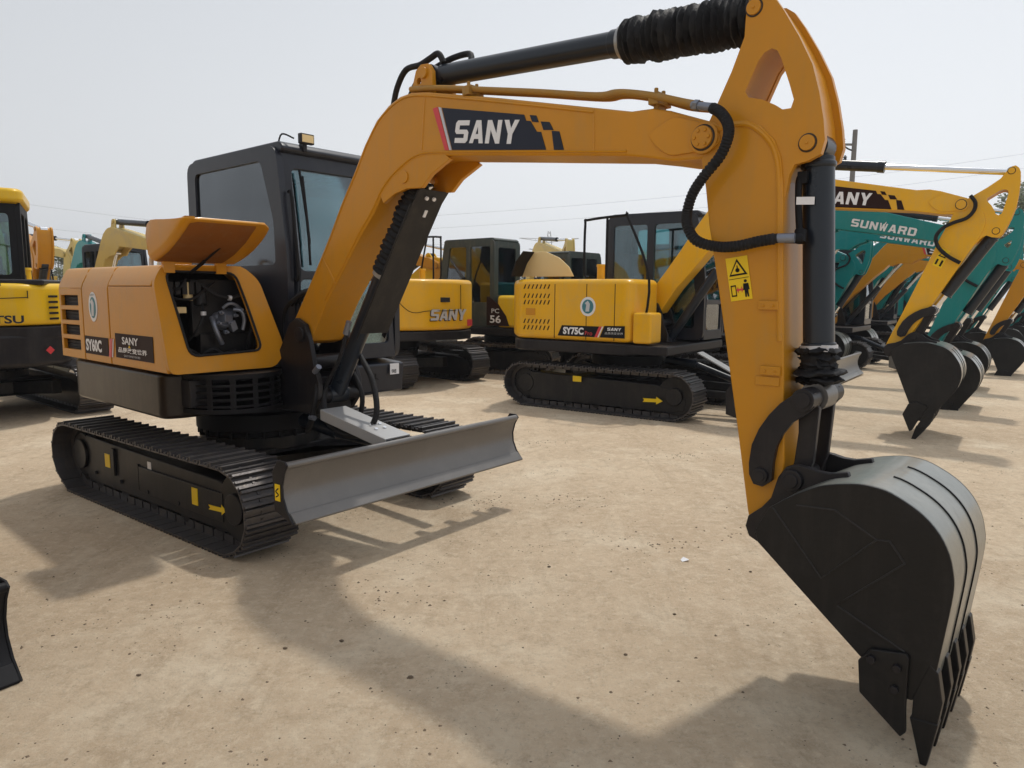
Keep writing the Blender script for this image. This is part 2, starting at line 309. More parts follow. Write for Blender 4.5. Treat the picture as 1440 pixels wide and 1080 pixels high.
def digging_gear(root, sw, P, paint, detail=2, bw=.30, boots=True, guard=True, dark='charcoal', bkt='bucket', teeth=5, boomtext=None, hoses=True):
    B, A, K = P.boom, P.arm, P.bkt; mp = lambda f, L: [f(p) for p in L]
    h = .13
    m = MB(); m.prism(mp(B, BOOM), -h, h); bo = m.build('boom', paint, root, sw, bevel=.012)
    if detail > 0:
        m = MB(); m.prism(mp(B, BRKT), -.128, -.100); m.prism(mp(B, BRKT), .100, .128)
        m.cyl(p3(B(PK2), -.12), p3(B(PK2), .12), .032); m.build('cylinder_bracket', paint, bo, bevel=.004)
        m = MB(); q = [B(p) for p in [(1.87,2.60),(1.93,2.76),(1.97,2.785),(2.03,2.78),(2.06,2.74),(2.07,2.58)]]
        m.prism(q, -.09, -.06, holes=[circ(*B((1.955,2.70)), .018, 10)]); m.prism(q, .06, .09, holes=[circ(*B((1.955,2.70)), .018, 10)])
        m.cyl(p3(B((2.0,2.735)), -.105), p3(B((2.0,2.735)), .105), .03); m.build('cylinder_lug', paint, bo, bevel=.004)
        m = MB(); m.prism(rounded(mp(B, HEXP), .03, 3), -h-.010, -h+.002); m.prism(rounded(mp(B, HEXP), .03, 3), h-.002, h+.010)
        m.build('reinforcement_plate', paint, bo, bevel=.003)
        m = MB(); e = P.E
        for s in (-1, 1):
            y = s*(h+.008); m.cyl(p3(e, y), p3(e, y+s*.012), .062, n=28); m.cyl(p3(e, y+s*.01), p3(e, y+s*.026), .044, n=24)
            for k in range(6):
                a = k*pi/3; bolt(m, (e[0]+.03*cos(a), y+s*.024, e[1]+.03*sin(a)), (0, s, 0), .008, .008)
        m.each('pivot_boss', paint, bo, bevel=.002)
    # pin boss under the elbow
    if detail > 1:
        m = MB(); c = B(PK2); m.cyl(p3(c, -.127), p3(c, -.136), .034, n=20); m.build('pin_cap', paint, bo, bevel=.002)
    # arm
    m = MB(); hole = [mp(A, HOLE)]
    m.prism(mp(A, HEAD), -.118, -.092, holes=hole); m.prism(mp(A, HEAD), .092, .118, holes=hole)
    cx = (3.93, 2.25); ins = [(cx[0]+(x-cx[0])*.93-.01, cx[1]+(z-cx[1])*.955) for x, z in HEAD]
    hin = [(x+(x-3.95)*.10, z+(z-2.33)*.04) for x, z in HOLE]
    hin = [(3.945+(x-3.945)*1.045, 2.33+(z-2.33)*1.03) for x, z in HOLE]
    m.prism(mp(A, ins), -.0935, .0935, holes=[mp(A, hin)])
    ar = MB().prism(mp(A, ARM), -.128, .128).build('arm', paint, root, sw, bevel=.007); m.build('arm_head', paint, ar)
    if detail > 0:
        m = MB()
        for c in (PH, PR):
            q = A(c)
            for s in (-1, 1): m.cyl(p3(q, s*.116), p3(q, s*.128), .028, n=22); m.cyl(p3(q, s*.128), p3(q, s*.132), .006, n=8)
        m.each('pin_cap', paint, ar, bevel=.002)
        for c in (PH, PR):
            q = A(c); m = MB(); m.lathe(p3(q, -.1182), p3(q, -.1215), [(0,.027),(0,.0345),(.6,.0335),(1,.0285)], 26, cap=False); m.build('grease_ring', 'grease', ar)
        e = P.E; m = MB(); m.lathe(p3(e, -h-.0195), p3(e, -h-.0235), [(0,.043),(0,.052),(.6,.050),(1,.044)], 30, cap=False); m.build('grease_ring', 'grease', bo)
    if detail > 1:   # rounded bead over the arm's root, welds along the boom
        pts = [(3.73,2.185),(3.80,2.200),(3.865,2.196),(3.915,2.168),(3.965,2.115),(3.993,2.05),(4.006,1.95),(4.018,1.745),(4.04,1.374)]
        m = MB(); m.tube([p3(A(p), -.126) for p in pts], .011, 8); m.build('weld_bead', paint, ar)
        cb = [V((*q, 0)) for q in BOOM]
        for ids in (range(1, 14), range(24, 36)):      # raised edges of the top and bottom plates
            pl = []
            for i in ids:
                d_ = (cb[(i+1) % len(cb)]-cb[i-1]).normalized(); pl.append(p3(B((cb[i].x+d_.y*.020, cb[i].y-d_.x*.020)), -h))
            m = MB(); m.tube(pl, .0065, 6); m.build('plate_edge', paint, bo)
        for L_ in ([(3.16,2.36),(3.165,2.17)], [(2.05,2.60),(2.02,2.32)], [(1.06,1.77),(1.20,1.60)]):
            m = MB(); m.tube([p3(B(p), -h) for p in catmull([V((*q, 0)).lerp(V((*L_[1], 0)), t_) for q in L_[:1] for t_ in (0, .33, .66, 1)], 4) and [((L_[0][0]*(1-t_)+L_[1][0]*t_), (L_[0][1]*(1-t_)+L_[1][1]*t_)) for t_ in [k/14 for k in range(15)]]], .004, 6, smooth=False, rf=lambda q: 1+.25*sin(q*90)); m.build('weld_bead', paint, bo)
    # arm cylinder
    q0, q1 = B((2.0,2.735)), A(PH); L = math.dist(q0, q1); t = min(.66, 1.225/L)
    m = MB(); m.cyl(p3(mixp(q0, q1, .03), 0), p3(mixp(q0, q1, t), 0), .056, n=28); m.cyl(p3(q0, -.055), p3(q0, .055), .055, n=20)
    m.cyl(p3(mixp(q0, q1, t-.03), 0), p3(mixp(q0, q1, t), 0), .062, n=28)
    cyl = m.build('arm_cylinder', 'barrel', root, sw, bevel=.003)
    m = MB(); m.cyl(p3(mixp(q0, q1, t), 0), p3(q1, 0), .03, n=18); m.cyl(p3(q1, -.05), p3(q1, .05), .05, n=18); m.build('rod', 'chrome', cyl)
    if boots:
        m = MB(); boot(m, p3(mixp(q0, q1, t+.005), 0), p3(mixp(q0, q1, .985), 0), .098, 21, seed=3); m.build('dust_boot', 'rubber', cyl, ang=80)
        m = MB(); m.lathe(p3(mixp(q0, q1, t-.004), 0), p3(mixp(q0, q1, t+.008), 0), [(0,.066),(0,.072),(1,.072),(1,.066)], 28); m.build('clamp_ring', 'steel_light', cyl)
    # boom cylinder
    q0, q1 = (PK1[0]+P.fx, PK1[1]), B(PK2); L = math.dist(q0, q1); t = .60
    m = MB(); m.cyl(p3(q0, 0), p3(mixp(q0, q1, t), 0), .055, n=26); m.cyl(p3(q0, -.07), p3(q0, .07), .06)
    cyl = m.build('boom_cylinder', 'barrel', root, sw, bevel=.003)
    m = MB(); m.cyl(p3(mixp(q0, q1, t), 0), p3(q1, 0), .03, n=18); m.cyl(p3(q1, -.06), p3(q1, .06), .05, n=18); m.build('rod', 'chrome', cyl)
    if boots:
        m = MB(); boot(m, p3(mixp(q0, q1, t), 0), p3(mixp(q0, q1, .97), 0), .078, 16, seed=5); m.build('dust_boot', 'rubber', cyl, ang=80)
        m = MB(); m.lathe(p3(mixp(q0, q1, t-.01), 0), p3(mixp(q0, q1, t+.01), 0), [(0,.06),(0,.068),(1,.068),(1,.06)], 24); m.build('clamp_ring', 'steel_light', cyl)
    if guard:
        d = V((q1[0]-q0[0], q1[1]-q0[1], 0)).normalized(); nx, nz = d.y, -d.x
        f = lambda t, o: (q0[0]+d.x*L*t+nx*o, q0[1]+d.y*L*t+nz*o)
        m = MB(); m.prism([f(.36,.093), f(.93,.093), f(.985,.10), f(1.0,.12), f(.93,.099), f(.36,.099)], -.095, .125)
        m.prism([f(.33,.099), f(.93,.099), f(.93,.085), f(.33,.085)], -.098, -.092); m.prism([f(.33,.099), f(.93,.099), f(.93,.06), f(.33,.06)], .122, .128)
        g = m.build('cylinder_guard', 'frame', root, sw, bevel=.003)
        m = MB()
        a = f(.90, .1); m.obox((a[0], .03, a[1]), (d.x*.022, 0, d.y*.022), (0, .010, 0), (nx*.004, 0, nz*.004))
        for yy in (-.02, .035):
            a = f(.965, .112); bolt(m, (a[0], yy, a[1]), (nx, 0, nz), .012, .012)
        m.each('bolt', 'white', g)
    # bucket cylinder
    q0, q1 = A(PR), P.A; L = math.dist(q0, q1); t = .80
    m = MB(); m.cyl(p3(mixp(q0, q1, .04), 0), p3(mixp(q0, q1, t), 0), .0575, n=32); m.cyl(p3(q0, -.05), p3(q0, .05), .05)
    m.lathe(p3(mixp(q0, q1, .055), 0), p3(mixp(q0, q1, .085), 0), [(0,.058),(.3,.064),(.7,.064),(1,.058)], 32)
    m.lathe(p3(mixp(q0, q1, t-.02), 0), p3(mixp(q0, q1, t+.0), 0), [(0,.058),(.2,.064),(1,.064)], 32)
    cyl = m.build('bucket_cylinder', 'barrel', root, sw, bevel=.003)
    m = MB(); m.cyl(p3(mixp(q0, q1, t), 0), p3(q1, 0), .03, n=18); m.cyl(p3(q1, -.06), p3(q1, .06), .055, n=18); m.build('rod', 'chrome' if not boots else 'steel', cyl)
    if boots:
        m = MB(); boot(m, p3(mixp(q0, q1, t), 0), p3(mixp(q0, q1, .95), 0), .085, 5, jit=.45, seed=9); m.build('dust_boot', 'rubber', cyl, ang=80)
        m = MB(); m.lathe(p3(mixp(q0, q1, t-.008), 0), p3(mixp(q0, q1, t+.008), 0), [(0,.06),(0,.069),(1,.069),(1,.06)], 28)
        a = mixp(q0, q1, t); m.box(a[0]+.03, a[0]+.055, -.065, -.04, a[1]-.012, a[1]+.012); m.build('clamp_ring', 'silver', cyl)
    if detail > 1:
        a0, a1, a2 = A((4.075,1.99)), A((4.083,1.80)), A((4.075,1.762))
        m = MB(); m.tube([p3(a0,-.03), p3(A((4.06,1.985)),-.066), p3(A((4.062,1.9)),-.072), p3(A((4.072,1.80)),-.074), p3(A((4.08,1.765)),-.085)], .013)
        m.obox(p3(A((4.072,1.985)),-.06), (.018,0,0), (0,.018,0), (0,0,.022)); m.cyl(p3(A((4.082,1.79)),-.085), p3(A((4.084,1.745)),-.10), .022)
        m.cyl(p3(A((4.10,1.756)),-.12), p3(A((4.05,1.757)),-.155), .018); m.build('oil_pipe', 'black', cyl, bevel=.002)
        quad(p3(A((4.06,1.885)),-.088), p3(V((.062,-.0,0)),0) if 0 else V((.06,.02,-.002)), V((0,0,.028)), .003).build('paper_label', 'white', cyl)
    # linkage
    for s in (-1, 1):
        m = MB(); m.prism(mp(P.lev, LEVER), s*.132, s*.158); m.cyl(p3(P.B, s*.13), p3(P.B, s*.172), .03); m.cyl(p3(P.B, s*.172), p3(P.B, s*.176), .02)
        m.cyl(p3(P.A, s*.08), p3(P.A, s*.178), .042, n=26); m.cyl(p3(P.A, s*.178), p3(P.A, s*.183), .030, n=26)
        m.build('bucket_lever', dark, root, sw, bevel=.005)
        m = MB(); m.prism(mp(P.lnk, LINK), s*.068, s*.098); m.build('bucket_link', dark, root, sw, bevel=.005)
    # bucket
    W = bw; m = MB()
    for s in (-1, 1):
        m.prism(mp(K, BSIDE), s*(W-.016), s*W)
    back = BSIDE[2:2+NB]+[(4.655,.22)]; cxz = (4.36, .60)
    inner = []
    for i, p in enumerate(back):
        a = back[max(i-1, 0)]; b = back[min(i+1, len(back)-1)]; d = V((b[0]-a[0], b[1]-a[1])).normalized(); inner.append((p[0]+d.y*.014, p[1]-d.x*.014))
    # shell sheet following the back curve, a little inside the side plates' rim
    sh = [K(p) for p in back]; si = [K(p) for p in inner]
    m2 = MB(); m2.prism(sh+si[::-1], -W+.004, W-.004)
    m.prism([K(p) for p in [(4.045,.655),(4.066,.637),(4.115,.745),(4.10,.768)]], -W+.01, W-.01)
    bk = m.build('bucket', bkt, root, sw, bevel=.003, ang=30); m2.build('back_sheet', 'bucket_back_sheen', bk, ang=50)
    m = MB(); off = []
    for i, p in enumerate(back[17:46]):
        off.append(p)
    o2 = [(p[0]+(p[0]-cxz[0])*.012+0, p[1]+(p[1]-cxz[1])*.012) for p in off]
    for y in (-.10, .10) if detail > 0 else ():
        m.prism([K(p) for p in off]+[K(p) for p in o2[::-1]], y-.004, y+.004)
    if detail > 0: m.each('wear_strip', 'black', bk)
    for s in (-1, 1):
        m = MB(); m.prism(mp(K, EAR), s*.135, s*.165); m.cyl(p3(P.C, s*.165), p3(P.C, s*.182), .042, n=26); m.cyl(p3(P.C, s*.182), p3(P.C, s*.19), .028, n=20)
        if s < 0: m.cyl(p3(P.C, -.14), p3(P.C, .14), .028); m.cyl(p3(P.T, -.15), p3(P.T, .15), .04)
        m.build('bucket_ear', dark, bk, bevel=.005)
        m = MB(); m.prism(mp(K, CUT), s*(W+.001), s*(W+.018)); m.build('side_cutter', bkt, bk, bevel=.004)
        if detail > 1:
            m = MB()
            for q in ((4.485,.325),(4.565,.32),(4.562,.245)):
                for k in (0,): m.cyl(p3(K(q), s*(W+.015)), p3(K(q), s*(W+.032)), .015, n=6)
            m.each('bolt', dark, bk, bevel=.002)
    for i in range(teeth):
        y = -W+.02+i*(2*W-.04)/(teeth-1); m = MB()
        a = [K(p) for p in [(4.682,.335),(4.655,.36),(4.615,.235),(4.615,.15),(4.69,.15),(4.70,.24)]]
        m.prism(a, y-.022, y+.022)
        top = [K((4.610,.16)), K((4.694,.165))]; tip = [K((4.648,.0)), K((4.668,.0))]
        vs = [(*p3(top[0], y-.027),), p3(top[1], y-.027), p3(top[1], y+.027), p3(top[0], y+.027), p3(tip[0], y-.013), p3(tip[1], y-.013), p3(tip[1], y+.013), p3(tip[0], y+.013)]
        m.add(vs, [(0,1,2,3),(7,6,5,4),(0,4,5,1),(1,5,6,2),(2,6,7,3),(3,7,4,0)])
        m.build('tooth', bkt, bk, bevel=.004)
    if detail > 1:   # weld seams of the side reinforcement
        m = MB()
        def weld(pts):
            for s in (-1,): m.tube([p3(K(p), s*(W+.001)) for p in pts], .0035, 6, smooth=False)
        weld([(4.115,.775),(4.30,.555),(4.47,.735),(4.51,.74),(4.56,.675)]); weld([(4.56,.675),(4.385,.50),(4.36,.47),(4.58,.375)]); weld([(4.20,.80),(4.33,.81),(4.47,.735)])
        m.build('weld_seam', 'weld', bk)
    return bo, ar, bk, cyl

def boom_decal(parent, B0, y, col='decal_dark', red=True, dx=0.):
    B = lambda p: B0((p[0]+dx*.982, p[1]-dx*.186))
    s = -1 if y < 0 else 1
    def pr(pts, m, name, off=0.):
        mb = MB(); mb.prism([B(p) for p in pts], y+s*off, y+s*(.003+off)); return mb.build(name, m, parent)
    pr([(2.185,2.516),(2.755,2.396),(2.768,2.366),(2.795,2.361),(2.835,2.306),(2.86,2.302),(2.892,2.217),(2.262,2.291)], col, 'decal_panel')
    if red:
        pr([(2.113,2.522),(2.15,2.526),(2.235,2.293),(2.205,2.297)], 'decal_red', 'decal_stripe'); pr([(2.157,2.524),(2.178,2.518),(2.257,2.291),(2.240,2.293)], 'silver', 'decal_stripe')
    for q in ([(2.79,2.389),(2.83,2.381),(2.846,2.348),(2.806,2.356)], [(2.858,2.350),(2.91,2.340),(2.935,2.301),(2.875,2.309)], [(2.925,2.298),(2.969,2.290),(2.997,2.204),(2.94,2.211)]): pr(q, col, 'decal_square')
    o = B((2.275,2.325)); u = B((2.735,2.262)); v = B((2.275,2.438))
    if s < 0: blocktext('SANY', (o[0], y-.003, o[1]), ((u[0]-o[0])*.94, 0, (u[1]-o[1])*.94), (v[0]-o[0], 0, v[1]-o[1]), 'white', parent, gap=.035, lean=.05)

def track_mesh(L, H, y0, y1, pitch=.118, sag=0., bolts=False):
    r = H*.5; hl = L/2; g = .026
    P = []
    for i in range(9): a = -pi/2-i*pi/8; P.append((-hl+r+r*cos(a)*1.0, r+.02+(r-.02)*sin(a)))
    for x in (-.55, -.1, .4, .75): P.append((x*hl/1.3, H-sag*(1-abs(x)) ))
    for i in range(9): a = pi/2-i*pi/8; P.append((hl-r+r*cos(a), r+.005+(r-.005)*sin(a)))
    P = [V((x, 0, z)) for x, z in P]; P[0].z = P[-1].z = 0
    pts = catmull(P, 12)+[P[0]]
    cum = [0]
    for i in range(1, len(pts)): cum.append(cum[-1]+(pts[i]-pts[i-1]).length)
    n = round(cum[-1]/pitch); st = cum[-1]/n
    def at(s):
        s %= cum[-1]
        for i in range(1, len(cum)):
            if cum[i] >= s: t = (s-cum[i-1])/max(1e-9, cum[i]-cum[i-1]); return pts[i-1].lerp(pts[i], t)
    mb = MB()
    for k in range(n):
        a, b = at(k*st+.003), at((k+1)*st-.003); c = (a+b)/2; d = (b-a)/2; t = d.normalized(); nn = V((-t.z, 0, t.x))
        if nn.dot(c-V((0,0,r))) < 0: nn = -nn
        yc, yh = (y0+y1)/2, (y1-y0)/2; c = c-nn*g*.5
        mb.obox(V((c.x, yc, c.z))-nn*.004, d*.97, (0, yh, 0), nn*.005)
        for q, hgt in ((-.80, .021), (0, .010), (.80, .012)):
            mb.obox(V((c.x, yc, c.z))+d*q+nn*hgt*.5, t*.008, (0, yh-.004, 0), nn*(hgt*.5+.003))
        mb.obox(V((c.x, yc, c.z))-nn*.032, d*.9, (0, .05, 0), nn*.026)
        if bolts:
            for yy in (-.075, .075):
                for q in (-.4, .4): mb.obox(V((c.x, yc+yy, c.z))+d*q+nn*.003, t*.007, (0, .007, 0), nn*.004)
    return mb, n

def undercarriage(root, L=2.75, W=1.976, sw=.374, H=.54, tm='track', detail=2, fr='frame', arrow=False, deck=True):
    for s in (-1, 1):
        y1, y0 = s*W/2, s*(W/2-sw); mb, n = track_mesh(L, H, min(y0, y1), max(y0, y1), pitch=.118 if detail > 0 else .15, bolts=detail > 1)
        t = mb.build('track', tm, root, ang=25)
        r = H/2; hl = L/2; ym = (y0+y1)/2
        m = MB(); nt = 18; cx = -hl+r
        prof = []
        for i in range(nt*4):
            a = 2*pi*i/(nt*4); rr = (r-.045) if i % 4 in (1, 2) else (r-.085); prof.append((cx+rr*cos(a), r+.01+rr*sin(a)))
        m.prism(prof, ym-.03, ym+.03); m.cyl((cx, ym-s*.12, r+.01), (cx, ym+s*.06, r+.01), r*.60, n=28); m.cyl((cx, ym+s*.06, r+.01), (cx, ym+s*.085, r+.01), r*.42, n=28)
        m.build('sprocket', fr, t, bevel=.004)
        m = MB(); cx = hl-r; m.cyl((cx, ym-.07, r), (cx, ym+.07, r), r-.06, n=32); m.cyl((cx, ym-.11, r), (cx, ym+.11, r), r*.35, n=24); m.build('idler', fr, t, bevel=.005)
        for k in range(5):
            x = -hl*.62+k*hl*1.24/4; m = MB(); m.cyl((x, ym-.05, .105), (x, ym+.05, .105), .065, n=20); m.build('roller', fr, t, bevel=.004)
        m = MB(); ye = s*(W/2-.125); yi = s*(W/2-sw+.06)
        a, b = hl-r-.02, -hl+r+.10
        o = [(b,.085),(a,.085),(a+.13,.12),(a+.16,.22),(a+.12,.34),(a-.22,.40),(b+.25,.43),(b-.02,.44),(b-.06,.36),(b-.05,.14)]
        m.prism(o, min(ye, yi), max(ye, yi)); m.build('track_frame', fr, root, bevel=.012)
        if detail > 1:
            f = root.children[-1]; m = MB(); yy = ye
            m.box(b+.45, b+.49, *sorted((yy, yy+s*.02)), .20, .40); m.box(b+.82, b+.85, *sorted((yy, yy+s*.012)), .16, .34); m.box(b+.86, a-.15, *sorted((yy, yy+s*.014)), .15, .33)
            m.box(a-.02, a+.10, *sorted((yy, yy+s*.03)), .19, .30)
            for k in range(4): m.cyl((b+.15+k*.42, yy, .17), (b+.15+k*.42, yy+s*.02, .17), .014, n=6)
            m.each('side_plate', fr, f, bevel=.003)
        if arrow and s < 0:
            yy = ye-.0165; m = MB(); x = arrow; m.prism([(x,.205),(x+.15,.215),(x+.15,.197),(x+.20,.232),(x+.15,.262),(x+.15,.243),(x,.235),(x+.02,.22)], yy-.002, yy); m.build('arrow_sticker', 'sticker', root)
    m = MB(); y = W/2-sw-.02
    m.box(-.42, .42, -y-.03, y+.03, .20, .42)
    for sx in (-1, 1):
        m.prism([(sx*.38,-y-.02),(sx*.72,-y-.02),(sx*.72,-y+.08),(sx*.38,-.12),(sx*.38,.12),(sx*.72,y-.08),(sx*.72,y+.02),(sx*.38,y+.02)], .22, .38, 'xy')
    m.cyl((0,0,.40), (0,0,.50), .44, n=40); m.build('carbody', fr, root, bevel=.01)
    m = MB(); m.lathe((0,0,.48), (0,0,.74), [(0,.42),(.2,.42),(.25,.46),(.7,.46),(.75,.40),(1,.40)], 44)
    for k in range(24):
        a = k*pi/12; m.cyl((.44*cos(a),.44*sin(a),.49), (.44*cos(a),.44*sin(a),.56), .013, n=6)
    m.build('slew_ring', 'black', root)

def dozer(root, x=1.80, z=.35, h=.30, w=.983, m1='steel', arms=True, sticker=True, cover=True, tilt=0.):
    F = [(0,0),(-.055,.055),(-.085,.12),(-.09,.18),(-.07,.25),(-.04,.30)]
    sc = h/.30; F = [(x+a*sc, z+b*sc) for a, b in F]; Bk = [(a-.022, b) for a, b in F]
    m = MB(); m.prism(F+Bk[::-1], -w+.012, w-.012)
    m.cyl((F[-1][0]-.02, -w+.01, F[-1][1]-.005), (F[-1][0]-.02, w-.01, F[-1][1]-.005), .02, n=14)
    for k in range(7):
        yy = -w*.85+k*w*1.7/6; m.prism([(F[1][0]-.03,F[1][1]),(F[2][0]-.03,F[2][1]),(F[3][0]-.03,F[3][1]),(F[4][0]-.03,F[4][1]),(x-.2,z+h*.7),(x-.2,z+h*.3)], yy-.008, yy+.008)
    bl = m.build('dozer_blade', m1, root, bevel=.003, ang=50)
    m = MB(); m.prism([(x+.008,z-.012),(x+.012,z),(x-.038*sc,z+.046*sc),(x-.046*sc,z+.040*sc)], -w+.013, w-.013); m.build('cutting_edge', m1, bl, bevel=.004)
    for s in (-1, 1):
        m = MB(); pts = [(x+.006,z-.01)]+[(a+.004, b) for a, b in F[1:]]+[(x-.06*sc,z+h+.02),(x-.12*sc,z+h+.02),(x-.17*sc,z+h-.05),(x-.16*sc,z+.04)]
        m.prism(pts, s*(w-.012), s*w); e = m.build('end_plate', m1 if not sticker else 'charcoal', bl, bevel=.004)
        if sticker and s < 0:
            quad((x-.145, -w-.001, z+.10), (.045, 0, 0), (0, 0, .09), .002).build('warning_sticker', 'sticker', bl)
            m = MB(); m.tube([(x-.135,-w-.003,z+.12),(x-.112,-w-.003,z+.135),(x-.135,-w-.003,z+.15),(x-.112,-w-.003,z+.17)], .0035, 6); m.build('sticker_print', 'black', bl)
    if arms:
        for s in (-1, 1):
            m = MB(); m.obox(((x-.20+.62)/2, s*.40, (z+.16+.30)/2), ((x-.20-.62)/2, -s*.0, (z+.16-.30)/2), (0, .032, 0), (0, 0, .042)); m.build('push_arm', 'frame', root, bevel=.006)
        m = MB(); m.cyl((x-.12,0,z+.20), (.95,0,.58), .04, n=20); m.cyl((.95,0,.58), (.55,0,.62), .05, n=20); m.build('blade_cylinder', 'barrel', root)
    if cover:
        cy = -.13; m = MB(); p = V((x-.12,cy,z+.31)); q = V((1.08,cy-.02,.78)); d = (q-p)/2; nn = V((0,1,0)).cross(d).normalized()
        m.obox((p+q)/2, d, (0,.10,0), nn*.006); 
        for s in (-1, 1): m.obox((p+q)/2+V((0,s*.10,-.03)), d, (0,.005,0), (0,0,.035))
        cv = m.build('cylinder_cover', 'steel_pale', root, bevel=.004)
        m = MB()
        for a, b in ((.25,-.04),(.25,.03),(.36,-.02),(.36,.05)): bolt(m, p+d*2*a+V((0,b,.004)), (.4,0,1), .012, .012)
        m.each('bolt', 'chrome', cv)

def cab(root, sw, x0=-.85, x1=.47, xb=.58, y0=-.09, y1=.91, z0=1.03, z1=2.55, body='slate', roof=None, side='glass_dark', front='glass', sill=.70, split=False, light=True, rail=True, seat=True, grille=False):
    zs = z0+sill; h = z1-z0
    fx = lambda z: xb+(x1-xb)*max(0, (z-(z0+.5*h)))/(h*.5) if z > z0+.5*h else xb
    out = rounded([(x0,z0),(xb,z0),(xb,z0+.5*h),(x1,z1),(x0,z1)], .10, 5)
    win = rounded([(x0+.13,zs),(x0+.13,z1-.09),(x1-.20,z1-.09),(fx(zs+.25)-.13,zs+.3),(fx(zs+.25)-.12,zs)], .05, 4)
    c = None
    m = MB()
    if split:
        xm = x0+(xb-x0)*.46
        w1 = rounded([(x0+.10,zs),(x0+.10,z1-.12),(xm-.05,z1-.12),(xm-.05,zs)], .05, 4); w2 = rounded([(xm+.05,z0+.15),(xm+.05,z1-.12),(x1-.14,z1-.12),(xb-.12,zs+.05),(xb-.12,z0+.15)], .05, 4)
        hl = [w1, w2]
    else: hl = [win]
    hb = hl
    m.prism(out, y0, y0+.05, holes=[win] if not split else hl); m.prism(out, y1-.05, y1, holes=hl)
    # front and back walls
    Y0, Y1 = y0+.04, y1-.04
    fr = [(Y0,z0),(Y1,z0),(Y1,z1-.03),(Y0,z1-.03)]
    wf = rounded([(Y0+.07,zs-.04),(Y1-.07,zs-.04),(Y1-.07,z1-.15),(Y0+.07,z1-.15)], .05, 3); wl = rounded([(Y0+.07,z0+.12),(Y1-.07,z0+.12),(Y1-.07,zs-.10),(Y0+.07,zs-.10)], .04, 3)
    m2 = MB(); m2.prism(fr, -.05, 0, 'yz', holes=[wf, wl])
    m2.v = [(fx(v[2])+v[0]-.004, v[1], v[2]) for v in m2.v]
    # split into rows so the sheet can bend at mid height
    wb = rounded([(Y0+.08,zs),(Y1-.08,zs),(Y1-.08,z1-.14),(Y0+.08,z1-.14)], .05, 3)
    m.prism(fr, x0+.003, x0+.05, 'yz', holes=[wb])
    c = m.build('cab', body, root, sw, bevel=.012)
    m2.build('windscreen_frame', body, c, bevel=.008)
    m = MB(); m.prism(rounded([(x0+.02,z1-.04),(x1+.02,z1-.05),(x1+.05,z1-.02),(x1,z1+.03),(x0+.06,z1+.035),(x0-.0,z1)], .03, 3), y0+.03, y1-.03); m.build('cab_roof', roof or body, c, bevel=.015)
    m = MB(); m.box(x0+.05, xb-.05, Y0, Y1, z0+.005, z0+.05); m.build('cab_floor', body, c)
    def pane(pts, a, b, mt, plane='xz', f=None):
        q = MB(); q.prism(pts, a, b, plane)
        if f: q.v = [f(v) for v in q.v]
        q.build('window_pane', mt, c)
    for w in ([win] if not split else hl): pane(w, y0+.018, y0+.026, side)
    for w in hb: pane(w, y1-.026, y1-.018, side if not split else front)
    pane(wf, -.03, -.022, front, 'yz', lambda v: (fx(v[2])+v[0], v[1], v[2])); pane(wl, -.03, -.022, front, 'yz', lambda v: (fx(v[2])+v[0], v[1], v[2]))
    pane(wb, x0+.02, x0+.028, front, 'yz')
    if seat:
        ym = (y0+y1)/2; m = MB(); m.prism(rounded([(x0+.25,z0+.40),(x0+.72,z0+.42),(x0+.74,z0+.52),(x0+.38,z0+.52),(x0+.28,z0+1.12),(x0+.16,z0+1.12)], .05, 3), ym-.22, ym+.22)
        m.box(x0+.3, x0+.65, ym-.15, ym+.15, z0+.05, z0+.41); m.build('seat', 'black', c, bevel=.03)
        m = MB()
        for s in (-1, 1): m.box(x0+.35, x0+.75, ym+s*.27-.04, ym+s*.27+.04, z0+.3, z0+.62); m.tube([(x0+.72,ym+s*.27,z0+.6),(x0+.75,ym+s*.27,z0+.78)], .014, 8)
        m.box(xb-.30, xb-.22, ym-.02, ym+.02, z0+.05, z0+.6); m.each('control_lever', 'frame', c)
    if light:
        m = MB(); m.tube([(x1-.06,y0+.06,z1+.0),(x1-.02,y0+.07,z1+.08),(x1+.05,y0+.12,z1+.05)], .006, 6); m.build('cable', 'black', c)
        m = MB(); m.box(x1+.05, x1+.09, y0+.15, y0+.26, z1+.02, z1+.09); m.box(x1+.0, x1+.06, y0+.19, y0+.22, z1-.03, z1+.04); l = m.build('work_light', 'charcoal', c, bevel=.006)
        m = MB(); m.box(x1+.088, x1+.094, y0+.16, y0+.25, z1+.03, z1+.08); m.build('lens', 'cream', l)
    if rail:
        m = MB(); m.tube([(xb+.0,Y0+.02,zs-.1),(xb+.04,Y0+.02,zs-.05),(x1+.10,Y0+.02,zs+.45),(x1+.06,Y0+.02,zs+.5)], .012, 8); m.build('grab_handle', 'black', c)
        m = MB(); fz = lambda z: fx(z)+.015
        m.tube([(fz(zs+.62),Y0+.12,zs+.66),(fz(zs+.3)+.01,Y0+.135,zs+.3),(fz(zs+.02)+.01,Y0+.13,zs+.0)], .009, 8); m.tube([(fz(zs+.6)+.012,Y0+.135,zs+.62),(fz(zs+.2)+.016,Y0+.14,zs+.15)], .008, 6); m.build('wiper', 'black', c)
    return c

